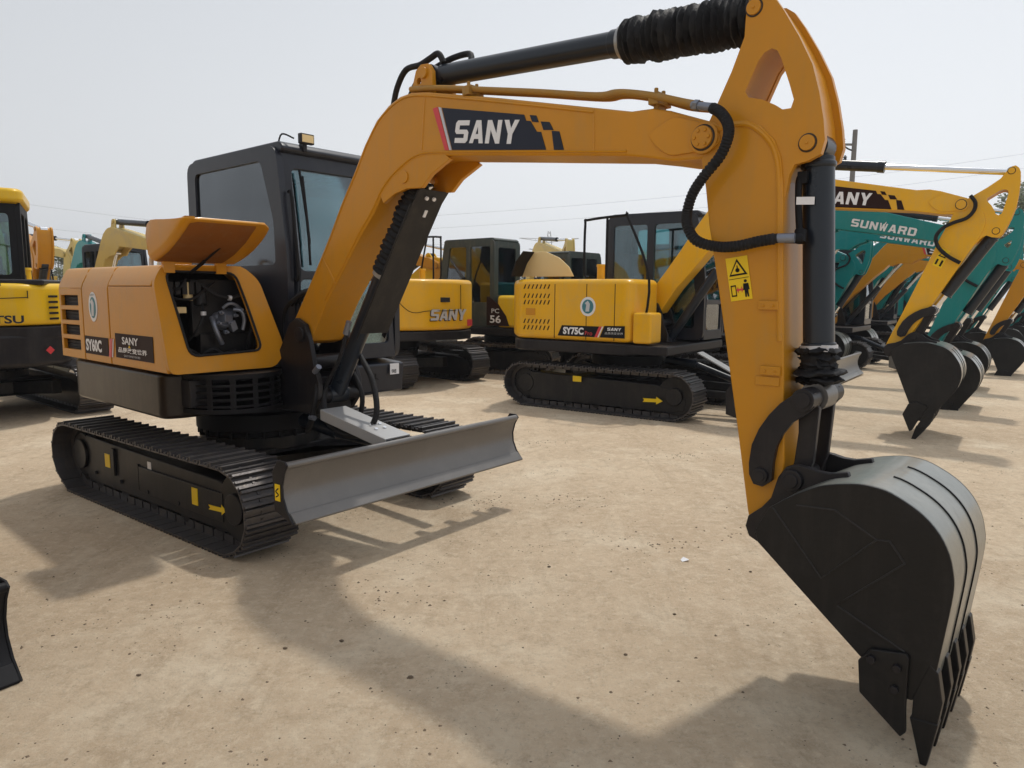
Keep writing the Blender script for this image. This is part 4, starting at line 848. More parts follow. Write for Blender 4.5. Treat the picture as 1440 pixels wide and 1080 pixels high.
def hoses_main(root, sw, bo):
    y = -.2
    P = [(3.755,2.262),(3.794,2.237),(3.825,2.194),(3.83,2.144),(3.802,2.076),(3.737,2.006),(3.691,1.942),(3.67,1.869),(3.675,1.818),(3.715,1.761),(3.788,1.736),(3.87,1.733),(3.959,1.748),(4.034,1.757)]
    mb = MB(); mb.tube([p3(p, y+.02 if i > 9 else y) for i, p in enumerate(P)], .0185, 12); h = mb.build('hydraulic_hose', 'rubber', root, sw)
    mb = MB(); mb.tube([p3(p, y+.02 if i > 9 else y) for i, p in enumerate(P)], .0205, 5); 
    mb = MB()
    Q = catmull([V(p3(p, y+.02 if i > 9 else y)) for i, p in enumerate(P)], 6)
    for i in range(2, len(Q)-2, 1):
        d = (Q[i+1]-Q[i-1]).normalized(); mb.lathe(Q[i]-d*.006, Q[i]+d*.006, [(0,.0185),(.2,.0215),(.8,.0215),(1,.0185)], 12, cap=False)
    mb.build('hose_sleeve', 'rubber', h, ang=60)
    mb = MB(); mb.cyl((3.67,-.19,2.285), (3.76,-.198,2.262), .016, n=12); mb.cyl((3.68,-.19,2.283), (3.70,-.192,2.278), .022, n=6); mb.cyl((4.01,-.18,1.757), (4.09,-.165,1.757), .018, n=12); mb.each('hose_fitting', 'pump', root, sw)
    for yy in (-.10, -.04):
        pts = [(1.90,2.664),(2.132,2.632),(2.471,2.565),(2.82,2.495),(3.149,2.425),(3.25,2.42),(3.334,2.404),(3.474,2.362)]
        pts += [(3.622,2.309),(3.70,2.285)] if yy < -.05 else [(3.60,2.315),(3.74,2.285)]
        mb = MB(); mb.tube([p3(p, yy-(.07*max(0,(p[0]-3.3)/.4) if yy < -.05 else 0)) for p in pts], .0155, 10); mb.build('oil_pipe', 'pipe', root, sw)
    mb = MB()
    for x, z in ((2.36,2.575),(3.46,2.355)):
        mb.box(x-.024, x+.024, -.135, -.02, z-.022, z+.024); mb.box(x-.012, x+.012, -.11, -.04, z-.07, z+.034)
        for k in (-.11,-.05): mb.cyl((x,k,z+.02), (x,k,z+.048), .010, n=6)
    mb.each('pipe_clamp', 'pipe', root, sw, bevel=.004)
    # hoses behind the knuckle
    for pts in ([(1.60,-.03,2.48),(1.655,-.03,2.60),(1.70,-.03,2.72),(1.78,-.03,2.805),(1.90,-.03,2.81),(1.99,-.03,2.83),(2.05,-.03,2.84),(2.08,-.02,2.79)],
                [(1.63,.04,2.48),(1.72,.04,2.66),(1.82,.04,2.77),(1.95,.04,2.80),(2.08,.05,2.83),(2.2,.06,2.83),(2.24,.03,2.77)]):
        mb = MB(); mb.tube(pts, .017, 10); mb.build('hydraulic_hose', 'rubber', root, sw)
    # hose bundle at the boom foot
    for k in range(7):
        mb = MB(); yy = -.10+.045*k; a = .02*(k % 3)
        mb.tube([(.60,yy,1.08+a),(.50,yy+.02,1.25),(.56,yy,1.42+a),(.74,yy-.02*(k % 2),1.52+a),(.92,yy*.8,1.56)], .016, 8); mb.build('hydraulic_hose', 'rubber', root, sw)
    for pts, r in (([(1.02,-.10,.93),(1.05,-.14,.83),(1.12,-.16,.70),(1.25,-.12,.63),(1.38,-.06,.65),(1.45,-.02,.78),(1.36,.02,.98),(1.20,.04,1.14)], .019),
                   ([(1.00,-.14,1.0),(1.02,-.18,.86),(.98,-.19,.70),(.90,-.17,.62),(.80,-.10,.60)], .019), ([(1.05,.10,1.0),(1.12,.12,.84),(1.06,.12,.66),(.92,.1,.60)], .017),
                   ([(1.28,-.11,1.30),(1.22,-.13,1.12),(1.12,-.13,1.0),(1.02,-.12,.90)], .012)):
        mb = MB(); mb.tube(pts, r, 10); mb.build('hydraulic_hose', 'rubber', root, sw)
    mb = MB(); mb.cyl((1.31,-.115,1.36), (1.27,-.115,1.28), .018, n=10); mb.cyl((1.0,-.17,1.02), (1.05,-.17,1.06), .02, n=8); mb.cyl((.98,-.2,.72),(1.03,-.2,.72),.018,n=6); mb.each('hose_fitting', 'pump', root, sw)
    # warning sticker and clips on the arm
    y = -.1295
    q = [(3.809,1.689),(3.897,1.701),(3.928,1.534),(3.841,1.521)]
    st = MB().prism(q, y-.002, y).build('warning_sticker', 'sticker', root, sw)
    o, u, v = V((3.841,1.521,0)), V((.087,.013,0)), V((-.032,.168,0))
    f = lambda a, b: (o+u*a+v*b).xy
    MB().prism([f(.08,.57),(f(.92,.57)),f(.52,.95)], y-.004, y-.002).build('sticker_print', 'black', st)
    MB().prism([f(.19,.61),(f(.80,.61)),f(.52,.88)], y-.006, y-.004).build('sticker_print', 'sticker', st)
    MB().prism(circ(*f(.51,.69), .0085, 10), y-.008, y-.006).build('sticker_print', 'black', st)
    MB().prism([f(.48,.69),f(.54,.69),f(.53,.80),f(.50,.80)], y-.008, y-.006).build('sticker_print', 'black', st)
    MB().prism([f(.04,.497),f(.96,.497),f(.96,.507),f(.04,.507)], y-.004, y-.002).build('sticker_print', 'black', st)
    MB().prism([f(.08,.1),f(.32,.1),f(.32,.36),f(.08,.36)], y-.004, y-.002, holes=[[f(.11,.13),f(.29,.13),f(.29,.33),f(.11,.33)]]).build('sticker_print', 'decal_brown', st)
    MB().prism([f(.33,.24),f(.41,.31),f(.41,.26),f(.56,.26),f(.56,.31),f(.64,.24),f(.56,.17),f(.56,.22),f(.41,.22),f(.41,.17)], y-.004, y-.002).build('sticker_print', 'decal_red', st)
    MB().prism([f(.70,.06),f(.76,.06),f(.785,.2),f(.81,.06),f(.87,.06),f(.86,.22),f(.93,.22),f(.90,.37),f(.67,.37),f(.64,.22),f(.70,.22)], y-.004, y-.002).prism(circ(*f(.785,.425), .006, 10), y-.004, y-.002).build('sticker_print', 'black', st)
    for z in (1.506, 1.256):
        x = 3.955+(1.506-z)*.08; mb = MB(); mb.box(x, x+.078, y-.012, y, z-.014, z+.02)
        for k in (.02,.058): mb.cyl((x+k,y-.012,z+.002), (x+k,y-.018,z+.002), .006, n=8)
        mb.build('hose_clip', 'orange', root, sw, bevel=.003)
    MB().box(3.955,4.05,y-.004,y,1.20,1.235).build('mount_pad','orange',root,sw,bevel=.002)

# ---------------------------------------------------------------- the big excavator in front
T0 = (-1.94, 5.51, 0.); YAW = -.666; SW = -.052
root = thing('excavator', 'large orange excavator standing nearest, engine hatch propped open, toothed bucket resting on the ground', 'excavator', T0, YAW, 'excavators parked on the dealer yard')
undercarriage(root, arrow=.78, detail=2)
MB().box(-.70,-.62,-.8665,-.862,.24,.34).build('sticker','sticker',root); MB().box(.58,.65,-.8805,-.877,.20,.31).build('sticker','sticker',root); MB().box(-.03,.02,-.8665,-.862,.28,.38).build('sticker','white',root)
dozer(root)
P0 = Pose()
bo, ar, bk, bc = digging_gear(root, SW, P0, 'orange', 2)
boom_decal(bo, P0.boom, -.1305)
body_main(root, SW)
cab(root, SW)
swing_post(root, SW)
hoses_main(root, SW, bo)
# ---------------------------------------------------------------- the other machines on the yard
GRP = 'excavators parked on the dealer yard'
def body_generic(root, sw, paint, low='charcoal', z0=.80, z1=1.62, xc=-.45, xf=.50, rear=None, side=None, tank=True, low_paint=False, detail=1):
    o = [(-1.10,-.94),(.50,-.94),(.50,.94),(-1.10,.94),(-1.40,.60),(-1.50,0),(-1.40,-.60)]
    mb = MB(); mb.prism(rounded(o, .14, 4), z0-.08, z0+.06, 'xy'); mb.box(.3,.95,-.93,.93,z0-.06,z0+.05); mb.build('lower_body', low, root, sw, bevel=.02)
    o = rounded([(-1.12,-.945),(xf,-.945),(xf,-.15),(xc-.02,-.15),(xc-.02,.945),(-1.12,.945),(-1.42,.60),(-1.52,0),(-1.42,-.60)], .14, 4)
    mb = MB(); mb.prism(o, z0+.07, z1, 'xy'); bd = mb.build('engine_hood', paint, root, sw, bevel=.07, seg=4)
    if tank:
        mb = MB(); mb.prism([(xf+.005,-.93),(xf+.24,-.93),(xf+.24,-.62),(xf+.005,-.62)], z0+.07, z0+.43, 'xy'); mb.build('fuel_tank', paint, root, sw, bevel=.03)
        mb = MB(); mb.tube([(xf+.06,-.80,z0+.1),(xf+.14,-.80,1.62),(xf-.15,-.80,2.33),(xf-.20,-.80,2.36),(xf-.68,-.80,2.33),(xf-.72,-.80,2.28),(xf-.72,-.80,1.72),(xf-.66,-.80,1.64)], .016, 8)
        mb.tube([(xf-.42,-.80,2.345),(xf-.42,-.80,1.62)], .016, 8); mb.build('handrail', 'black', root, sw)
    mb = MB(); mb.lathe((-.15,-.5,z1-.02), (-.15,-.5,z1+.19), [(0,.05),(.85,.05),(.86,.06),(1,.055)], 18); mb.build('exhaust_cover', paint, root, sw)
    if detail > 0:
        mb = MB()   # seams between the side doors
        for x in (-.55, -.10, .28) if side else (): mb.box(x-.004, x+.004, -.9475, -.944, z0+.09, z1-.06)
        if rear:
            mb2 = MB(); a = [(-.72,z0+.42),(-.60,z1-.04)]; pts = [(-1.515,-.02)]
            mb.tube([(-1.40,.62,z0+.12+.6),(-1.50,.30,z0+.36),(-1.522,0,z0+.36),(-1.50,-.30,z0+.36),(-1.435,-.57,z0+.37)], .005, 5)
            for yy in (.62, -.57): mb.tube([(-1.43,yy,z0+.36),(-1.425,yy,z1-.08)], .005, 5, smooth=False)
        if mb.v: mb.each('panel_seam', 'void', bd)
        mb = MB()
        if rear: mb.obox((-1.50,-.28,z0+.52), (.008,-.0,0), (.012,.07,0), (0,0,.035)); mb.build('door_latch', 'frame', bd, bevel=.004)
    return bd

def machine(label, loc, yaw, swing=0., scale=1.07, pose=None, paint='yellow', detail=1, tm='track', blade=None, cabroof=None, cabbody='slate', boots=False, guard=False, text_=None, side=None, rear=None, split=True, tank=True, cy0=.17, cy1=.93, sill=.55, gm='glass', seat=True, dark='charcoal', teeth=4, cabx=None, z0=.80, z1=1.62, low='charcoal', boom=True):
    root = thing('excavator', label, 'excavator', (*loc, 0), yaw, GRP, scale)
    undercarriage(root, L=2.62, W=1.96, sw=.40, H=.56, tm=tm, detail=min(detail, 1))
    if blade: dozer(root, x=1.85, z=blade[0], h=.34, m1=blade[1], sticker=False, cover=False)
    body_generic(root, swing, paint, rear=rear, side=side, tank=tank, z0=z0, z1=z1, low=low, detail=detail)
    x0 = -.43; cab(root, swing, x0=x0, x1=.82, xb=.95, y0=cy0, y1=cy1, z0=z0+.07, z1=2.46, body=cabbody, roof=cabroof, side=gm, front=gm, sill=sill, split=split, light=False, rail=False, seat=seat)
    P = pose or Pose(.02, -.5, -.06, 1.13, -.40)
    bo = None
    if boom:
        bo, ar, bk, cy = digging_gear(root, swing, P, paint, min(detail, 1), bw=.36, boots=boots, guard=guard, teeth=teeth, dark=dark)
        swing_post(root, swing, dark, P.fx)
    return root, P, bo

# the second one, right of centre
r2, P2, b2 = machine('yellow excavator with slanted vent slots, round blue badge and a tall black handrail', (1.62, 10.14), -.612, 0., 1.068, Pose(.019, -.575, .07, 1.132, -.42, 1.06), 'yellow', 1, 'track', blade=(.12, 'charcoal'), side=True)
mb = MB(); mb.obox((1.36,-.2,.60), (.30,0,-.15), (0,.09,0), (.004,0,.008)); mb.build('cylinder_cover', 'steel_pale', r2, bevel=.004)
boom_decal(b2, P2.boom, -.1305, 'decal_brown', red=False, dx=.27)
def arm_hose(root, sw, P):
    pts = [(3.72,2.27),(3.794,2.237),(3.83,2.17),(3.82,2.08),(3.75,1.99),(3.70,1.90),(3.70,1.80),(3.78,1.73),(3.90,1.70),(4.03,1.70)]
    MB().tube([p3(P.arm(p), -.17) for p in pts], .018, 8).build('hydraulic_hose', 'rubber', root, sw)
arm_hose(r2, 0, P2)
ob = V(P2.arm((3.83,1.56))+(0,)); ux = V(P2.arm((3.92,1.57))+(0,))-ob; uz = V(P2.arm((3.80,1.74))+(0,))-ob
st = MB().prism([ob.xy, (ob+ux).xy, (ob+ux+uz).xy, (ob+uz).xy], -.133, -.1285).build('warning_sticker', 'sticker', r2)
q_ = lambda a, b: (ob+ux*a+uz*b).xy
MB().prism([q_(.1,.56), q_(.9,.56), q_(.5,.93)], -.136, -.1335).build('sticker_print', 'black', st); MB().prism([q_(.25,.62), q_(.75,.62), q_(.5,.85)], -.139, -.1365).build('sticker_print', 'sticker', st)
MB().prism([q_(.15,.1), q_(.35,.1), q_(.35,.4), q_(.15,.4)], -.136, -.1335).build('sticker_print', 'black', st); MB().prism([q_(.65,.08), q_(.85,.08), q_(.85,.42), q_(.65,.42)], -.136, -.1335).build('sticker_print', 'black', st)
y = -.9465
sd = [o for o in r2.children if o.name.startswith('engine_hood')][0]
mb = MB()
for z in (1.50, 1.385, 1.305, 1.065, .985):
    for k in range(7): x = -1.02+k*.060; mb.prism([(x,z),(x+.016,z),(x+.040,z+.055),(x+.024,z+.055)], y-.001, y+.004)
mb.each('vent_slot', 'void', sd)  # black inlays standing for the dark inside of open vent holes
MB().box(-.98,-.84,y-.004,y+.004,1.17,1.255).build('door_latch', 'orange', sd, bevel=.003)
MB().prism([(-.08+.105*cos(a*pi/16), 1.29+.115*sin(a*pi/16)) for a in range(32)], y-.002, y+.001).build('round_emblem', 'white', sd)
MB().prism([(-.08+.078*cos(a*pi/12), 1.29+.085*sin(a*pi/12)) for a in range(24)], y-.004, y-.002).build('emblem_picture', 'logo_blue', sd)
MB().prism([(-.11,1.23),(-.10,1.31),(-.12,1.33),(-.08,1.36),(-.05,1.32),(-.06,1.23)], y-.006, y-.004).build('emblem_figure', 'silver', sd)
MB().prism([(-.50,.925),(.02,.925),(.08,1.055),(-.44,1.055)], y-.003, y).build('model_decal', 'black', sd)
text('SY75C', (-.42,y-.0035,.945), (.29,0,0), (0,0,.09), 'white', sd, ext=.0015, bold=.045); text('Pro', (-.11,y-.0035,.945), (.10,0,0), (0,0,.05), 'decal_red', sd, ext=.0015)
MB().prism([(.02,.925),(.06,.925),(.12,1.055),(.08,1.055)], y-.004, y).build('decal_stripe', 'decal_red', sd); MB().prism([(.06,.925),(.075,.925),(.135,1.055),(.12,1.055)], y-.004, y).build('decal_stripe', 'white', sd)
MB().prism([(.09,.925),(.42,.925),(.42,1.07),(.15,1.065)], y-.003, y).build('slogan_decal', 'black', sd)
blocktext('SANY', (.19,y-.0035,1.01), (.18,0,0), (0,0,.035), 'white', sd, ext=.0015, gap=.04, lean=.03); text('品质改变世界', (.16,y-.0035,.965), (.24,0,0), (0,0,.028), 'silver', sd, ext=.0015)
# raised engine lid
mb = MB(); mb.prism([(-1.28,1.66),(-1.20,1.84),(-1.08,1.98),(-.90,1.98),(-.70,1.90),(-.55,1.78),(-.48,1.66)], -.62, -.60)
ol = mb.build('engine_lid', 'cream', r2, 0, bevel=.004)
mb = MB(); mb.prism([(-1.28,1.66),(-1.20,1.84),(-1.08,1.98),(-1.085,1.965),(-1.19,1.83),(-1.265,1.66)], -.88, -.60); mb.build('lid_edge', 'black', ol)
MB().prism([(.65,.19),(.82,.20),(.82,.175),(.90,.22),(.82,.265),(.82,.24),(.65,.235),(.67,.215)], -.897, -.893).build('arrow_sticker', 'sticker', r2)

MB().box(-.30,-.18,-.897,-.893,.36,.43).build('sticker', 'sticker', r2)

# yellow one seen from behind, beside the front boom
r3, P3, b3 = machine('yellow excavator turned away, big silver letters and red reflectors on its rear', (-2.15, 12.8), -.70, 2.80, 1.08, Pose(.0, -.35, 0., 1.1, -.4), 'yellow', 1, 'track', rear=True, tank=True)
sd = [o for o in r3.children if o.name.startswith('engine_hood')][0]
def rear_text(bd, body, yc, zc, wd, hg, m, back=None, x=-1.515, bold=.03, shear=.1):
    # the rear faces -x: reading direction is towards -y
    a = V((x-.002+.0, yc+wd/2, zc)); b = V((x-.002, yc-wd/2, zc)); f = lambda yy: -1.524+abs(yy)*.168
    a.x, b.x = f(a.y)-.004, f(b.y)-.004
    if abs(yc) < wd/2: a.x = b.x = -1.528
    if back: blocktext(body, a+V((0,.008,-.012)), b-a, (0,0,hg*1.08), back, bd, ext=.006, gap=.03, lean=.04); return blocktext(body, a+V((-.004,0,0)), b-a, (0,0,hg), m, bd, ext=.012, gap=.03, lean=.04)
    return text(body, a, b-a, (0,0,hg), m, bd, ext=.010, bold=bold, shear=shear)
rear_text(sd, 'SANY', -.33, 1.02, .62, .16, 'silver', 'black')
quad((-1.40,.90,.92), (-.0,-.0,.10), (-.10,-.26,0), .004).build('reflector', 'decal_red', sd)
MB().obox((-1.27,-.80,.97), (.002,0,0), (.035,-.06,0), (0,0,.05)).build('reflector', 'decal_red', sd)

# smaller one with a black-framed cab behind it
r4, P4, b4 = machine('lemon yellow compact excavator with black-framed glass cab and number 56 on its corner', (-.10, 14.7), 2.75, -.28, 1.03, Pose(-.34, -.30, 0., 1., -.3), 'lemon', 1, 'track_dusty', seat=False, tank=False, z1=1.45, split=True, cabbody='cab_grey_green', gm='glass_clear', sill=.45)
sd = [o for o in r4.children if o.name.startswith('engine_hood')][0]
# black swoosh on the left rear corner with the number
mb = MB(); mb.prism([(-.80,.90),(-.27,.90),(-.27,1.43),(-.37,1.40),(-.55,1.28),(-.73,1.08)], .932, .952); sw4 = mb.build('corner_decal', 'decal_brown', sd)
text('56', (-.35,.9525,.95), (-.26,0,0), (0,0,.14), 'white', sw4, ext=.002, bold=.02); text('PC', (-.39,.9525,1.13), (-.18,0,0), (0,0,.08), 'white', sw4, ext=.002)

# left edge: yellow roofed one
r5, P5, b5 = machine('lemon yellow excavator with a yellow cab roof and a charcoal counterweight with red diamond', (-6.72, 9.15), -.70, 2.80, 1.06, Pose(-.30, -.35, 0., 1., -.3), 'lemon', 1, 'track', rear=True, tank=False, cy0=-.50, cy1=.60, cabroof='lemon', cabbody='black', z0=1.0, z1=1.52)
sd = [o for o in r5.children if o.name.startswith('engine_hood')][0]
o = rounded([(-1.10,-.93),(.50,-.93),(.50,.93),(-1.10,.93),(-1.40,.60),(-1.53,0),(-1.40,-.60)], .14, 4)
mb = MB(); mb.prism(o, .62, .995, 'xy'); cw = mb.build('counterweight', 'charcoal', r5, 2.80, bevel=.06, seg=3)
MB().prism([(-.775,.80),(-.735,.845),(-.695,.80),(-.735,.755)], -1.345, -1.335, 'yz').build('reflector', 'decal_red', cw)
rear_text(sd, 'KOMATSU', -.18, 1.10, .70, .085, 'decal_dark', x=-1.515, shear=0)
mb = MB()
for k in range(7): mb.obox((-.98,-.9455,1.10+k*.045), (.10,0,0), (0,.003,0), (0,0,.010))
for k in range(5): mb.obox((-1.28,-.79,1.14+k*.06), (.05,-.04,0), (.001,.002,0), (0,0,.012))
mb.each('vent_slot', 'void', sd)
mb = MB(); mb.prism([(-1.36,-.72),(-.55,-.93),(-.55,.93),(-1.36,.72),(-1.46,.1)], 1.50, 1.56, 'xy'); mb.build('rear_deck', 'charcoal', r5, 2.80, bevel=.02)
MB().prism(rounded([(-.50,-.54),(.84,-.54),(.84,.64),(-.50,.64)], .15, 5), 2.44, 2.60, 'xy').build('roof_cap', 'lemon', r5, 2.80, bevel=.05, seg=3)

# the row to the right, parked parallel
PK = Pose(-.055, -.47, .04, 1.12, -.40, 1.05)
def sunward(root, P, bo, red=False):
    B = P.boom; y = -.1335
    o = B((2.40,2.30)); u = B((3.10,2.19)); v = B((2.40,2.42))
    blocktext('SUNWARD', (o[0],y,o[1]), (u[0]-o[0],0,u[1]-o[1]), ((v[0]-o[0])*.75,0,(v[1]-o[1])*.75), 'white', bo, gap=.025, lean=.02)
rt, Pt, bt = machine('nearest teal excavator, next to the yellow one with vent slots, white letters on its boom', (3.05, 12.42), -.63, 0., 1.10, PK, 'teal', 1, 'track', tank=False)
sunward(rt, Pt, bt); arm_hose(rt, 0, Pt)
def clone(src, label, loc, yaw=None, scale=None, group=None):
    c = copy_tree(src); c.location = (*loc, 0); c['label'] = label
    if yaw is not None: c.rotation_euler.z = yaw
    if scale: c.scale = (scale,)*3
    return c
rt2 = clone(rt, 'teal excavator with a light grey dozer blade lowered to the ground', (4.55, 14.55))
dozer(rt2, x=1.95, z=.03, h=.36, m1='steel_light', sticker=False, cover=False)
ro, Po, bo_ = machine('orange excavator parked between two teal ones, its boom below the white letters', (6.95, 16.6), -.64, 0., 1.03, PK, 'orange', 1, 'track', tank=False, blade=(.05, 'steel'))
boom_decal(bo_, Po.boom, -.1305, 'decal_brown')
clone(rt, 'teal excavator fourth in the parallel row, just beyond the first orange one of that row', (7.5, 18.4), -.62, 1.05)
clone(ro, 'orange excavator fifth in the parallel row, mostly hidden behind teal booms', (9.7, 20.6), -.60)
clone(rt, 'teal excavator at the far end of the parallel row, its bucket turned aside', (11.9, 22.9), -.95, 1.05)
clone(rt, 'teal excavator in the second rank, nearest to the cab with the tall handrail', (3.6, 17.6))
clone(rt, 'teal excavator in the second rank, behind the one with the light grey blade', (5.3, 19.9))
clone(rt, 'teal excavator farthest back in the second rank of teal machines', (7.2, 22.6))
# behind, on the left and in the middle
rs, Ps, bs = machine('orange excavator directly behind the yellow cab roof, its arm hanging beside it', (-11.3, 15.3), -.70, 0., 1.06, PK, 'orange', 1, 'track')
boom_decal(bs, Ps.boom, -.1305, 'decal_brown')
clone(rt, 'small far teal excavator seen just above the hood of the nearest machine', (-13.1, 21.3), -.70, 1.05)
rf, Pf, bf = machine('tan yellow excavator whose boom knuckle rises behind the open hatch', (-9.0, 15.3), -.66, 0., 1.0, Pose(.03, -.4, 0, 1.05, -.3), 'faded', 1, 'track_dusty')
clone(rf, 'pale faded excavator far off between the small teal one and the yellow cab roof', (-16.2, 23.0), -.5, 1.10)
clone(r4, 'lemon excavator with a dark cab just behind the raised cream engine lid', (1.75, 17.6), 1.1, 1.02)
rg = clone(rf, 'farthest pale yellow excavator, its boom tip pointing up above a dark cab roof', (.4, 29.5), -1.25, 1.25)
clone(rs, 'orange excavator hidden behind the cab of the nearest machine', (-4.6, 17.8), -.60, 1.0)
clone(rt, 'teal excavator glimpsed through the cab windows of the nearest machine', (-6.4, 22.0), -.66, 1.05)

# only the blade of this one reaches into the picture at the lower left
r6, P6, b6 = machine('excavator of which only the black dozer blade reaches into the picture', (-3.97, 2.92), -.60, pi, 1.0, Pose(.05, -.45, 0, 1.05, -.3), 'yellow', 1, 'track')
dozer(r6, x=1.80, z=.012, h=.37, w=.97, m1='black', sticker=False, cover=False)

# ---------------------------------------------------------------- poles, wires, pylon, trees
M['concrete'] = mat('concrete', (.16,.155,.15), .85, var=.15)
M['galv'] = mat('galv', (.42,.44,.46), .6, var=.1)
M['wire'] = mat('wire', (.50,.52,.55), .6)
pb = thing('utility_pole', 'dark concrete utility pole with insulators rising behind a yellow boom', 'utility pole', (18.0, 39.5, 0))
MB().cyl((0,0,0),(0,0,10.2),.16,.12,16).build('pole','concrete',pb)
mb = MB(); mb.box(-.75,.1,-.06,.06,9.4,9.5); mb.build('crossarm','concrete',pb)
for x, z in ((-.6,9.5),(-.45,8.6)):
    mb = MB(); mb.tube([(-.1,0,z-.35),(x*.6,0,z-.25),(x,0,z-.05),(x,0,z+.1)], .04, 6); mb.lathe((x,0,z+.05),(x,0,z+.3),[(0,.05),(.2,.11),(.4,.05),(.6,.11),(.8,.05),(1,.03)],10); mb.build('insulator','frame',pb)
py = thing('transmission_tower', 'faint lattice transmission tower with wide arms far off', 'pylon', (11.5, 235, 0))
mb = MB(); Hh = 21
def leg(z): return 2.6*(1-z/Hh)+.35
for s in (-1,1):
    for t in (-1,1): mb.tube([(s*leg(0),t*leg(0),0),(s*leg(Hh),t*leg(Hh),Hh)], .10, 5, smooth=False)
zz = 0
while zz < Hh-1:
    z2 = min(Hh, zz+1.6+leg(zz)*.5)
    for s in (-1,1):
        mb.tube([(-leg(zz),s*leg(zz),zz),(leg(z2),s*leg(z2),z2)], .06, 4, smooth=False); mb.tube([(leg(zz),s*leg(zz),zz),(-leg(z2),s*leg(z2),z2)], .06, 4, smooth=False)
        mb.tube([(s*leg(zz),-leg(zz),zz),(s*leg(z2),leg(z2),z2)], .06, 4, smooth=False)
    zz = z2
mb.build('lattice', 'galv', py)
for z, wd in ((18.6, 9.5), (15.2, 6.5)):
    mb = MB()
    for s in (-1,1):
        mb.tube([(0,0,z),(s*wd,0,z+.25)], .11, 5, smooth=False); mb.tube([(0,0,z-1.1),(s*wd,0,z+.2)], .09, 5, smooth=False)
        for k in range(1,6): x = s*wd*k/6; mb.tube([(x,0,z+.25*k/6),(x-s*wd/12,0,z-1.1*(1-k/6))], .05, 4, smooth=False)
    mb.build('crossarm', 'galv', py)
def wire(name, label, a, b, sag, r=.035):
    a, b = V(a), V(b); pts = [a.lerp(b, i/24)-V((0,0,sag*4*(i/24)*(1-i/24))) for i in range(25)]
    mb = MB(); mb.tube(pts, r, 5, smooth=False); tag(mb.build(name, 'wire'), label, 'cable', 'overhead wires')
wire('overhead_wire', 'upper of two thin overhead wires below the nearest boom', (-30,120,12.8), (110,134,30), 2.0, .022)
wire('overhead_wire', 'lower of two thin overhead wires below the nearest boom', (-30,122,11.), (110,136,27.5), 2.0, .022)
wire('overhead_wire', 'topmost of three overhead wires beside the nearest cab', (-60,75,11.5), (0,90,7.), 1.0, .015)
wire('overhead_wire', 'middle of three overhead wires beside the nearest cab', (-60,76,9.0), (0,91,6.), 1.0, .015)
wire('overhead_wire', 'lowest of three overhead wires beside the nearest cab', (-60,77,7.8), (0,92,5.), 1.0, .015)

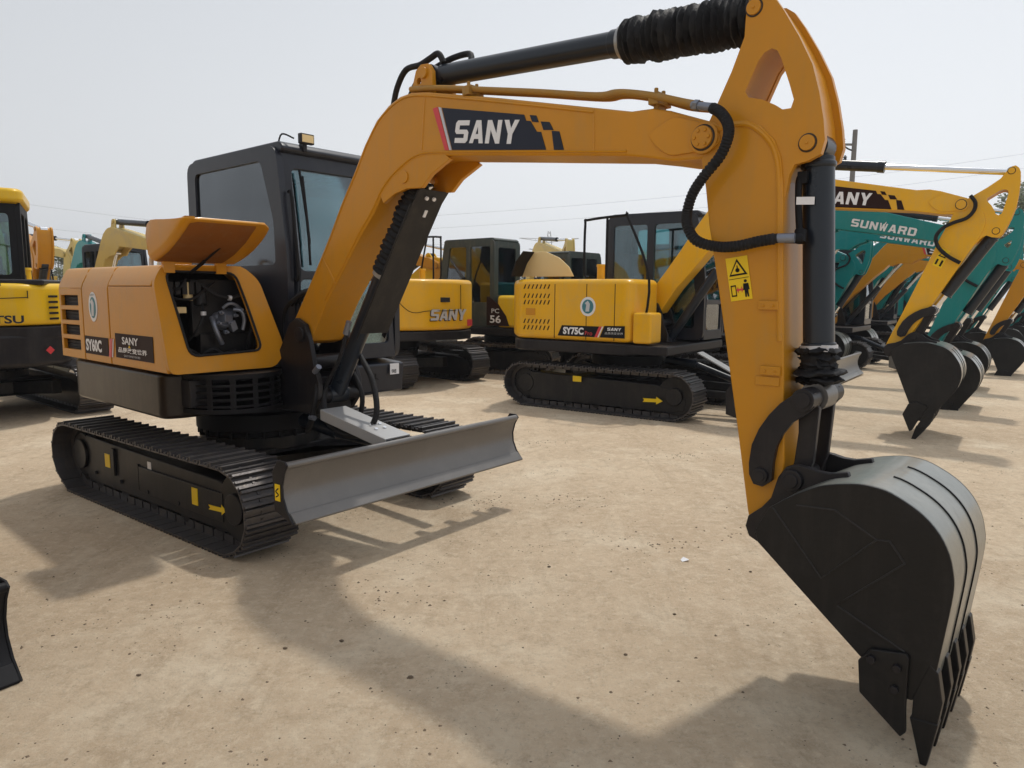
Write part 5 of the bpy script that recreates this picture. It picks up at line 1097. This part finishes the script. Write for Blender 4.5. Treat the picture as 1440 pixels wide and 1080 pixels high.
M['bark'] = mat('bark', (.10,.08,.06), .9, var=.3, scale=20)
def leafmat(name, c):
    m = mat(name, c, .6, var=.45, scale=1.2); return m
M['leaf1'] = leafmat('leaf1', (.10,.135,.055)); M['leaf2'] = leafmat('leaf2', (.13,.15,.075))
def crown(h, rad, seed, n=4200, tall=1.):
    rnd = random.Random(seed); mb = MB(); blobs = []
    for i in range(22):
        t = rnd.random(); z = h*(.22+.74*t); rr = rad*(1.05-abs(t-.35)*1.1)*rnd.uniform(.4,1); a = rnd.uniform(0,2*pi)
        blobs.append((rr*cos(a)*.8, rr*sin(a)*.8, z, rad*rnd.uniform(.22,.42)))
    for i in range(n):
        bx, by, bz, br = rnd.choice(blobs); d = V((rnd.gauss(0,1),rnd.gauss(0,1),rnd.gauss(0,1))).normalized()*br*rnd.random()**.4
        p = V((bx,by,bz))+d*1.0; u = V((rnd.gauss(0,1),rnd.gauss(0,1),rnd.gauss(0,.6))).normalized(); w_ = u.orthogonal().normalized(); s = rnd.uniform(.07,.15)*h/8
        mb.add([p-u*s, p+w_*s*.6, p+u*s, p-w_*s*.6], [(0,1,2,3)])
    return mb, blobs
def tree(label, loc, h, rad, seed, lm):
    t = thing('tree', label, 'tree', (*loc,0), 0, 'trees beyond the yard'); mb, bl = crown(h, rad, seed); mb.build('crown', lm, t)
    mb = MB(); mb.tube([(0,0,0),(.05,.03,h*.3),(-.04,.05,h*.6),(0,0,h*.9)], .14*h/8, 8, rf=lambda q: 1-.85*q)
    for b in bl[:10]: mb.tube([(0,0,b[2]*.55),(b[0]*.5,b[1]*.5,b[2]*.85),(b[0],b[1],b[2])], .05*h/8, 5, rf=lambda q: 1-.7*q)
    mb.build('trunk', 'bark', t); return t
tr1 = tree('tallest leafy tree, behind the horn of the yellow arm', (29.0, 42), 8.0, 2.4, 1, 'leaf2')
tr2 = tree('pale bushy tree showing beneath the lettered teal boom', (19.2, 45), 5.2, 2.6, 2, 'leaf1')
def ct(src, label, loc, rz, s): c = copy_tree(src); c.location = (*loc,0); c.rotation_euler.z = rz; c.scale = (s,s,s); c['label'] = label
ct(tr2, 'bushy tree behind the upright yellow arm', (24.5, 46), 1.2, 1.1); ct(tr1, 'slender tree next to the tallest one', (27.0, 45), 2.2, .86)
ct(tr1, 'tall narrow tree beside the utility pole', (22.0, 50), .7, .8); ct(tr2, 'low tree seen through the glass cab of the compact excavator', (-3.5, 62), 2.0, .95)
ct(tr2, 'low round tree behind the lemon compact excavator', (.5, 66), 3.1, .85); ct(tr1, 'narrow tree behind the rear with silver letters', (-7.0, 64), .4, .55)
ct(tr2, 'low tree behind the cab with the tall handrail', (9.5, 62), 4.0, .9); ct(tr2, 'low tree hidden behind the nearest upright arm', (14.8, 56), 5.0, 1.0)
ct(tr2, 'low far tree above the nearest hood', (-27, 60), 1.0, .95); ct(tr1, 'far tree behind the hanging orange arm', (-36, 58), 1.9, .6); ct(tr2, 'far tree hidden by the nearest cab', (-15, 63), .2, .9)
ct(tr1, 'leafy tree beyond the teal arms at the very edge of the yard', (31.5, 43), 1.0, .95)
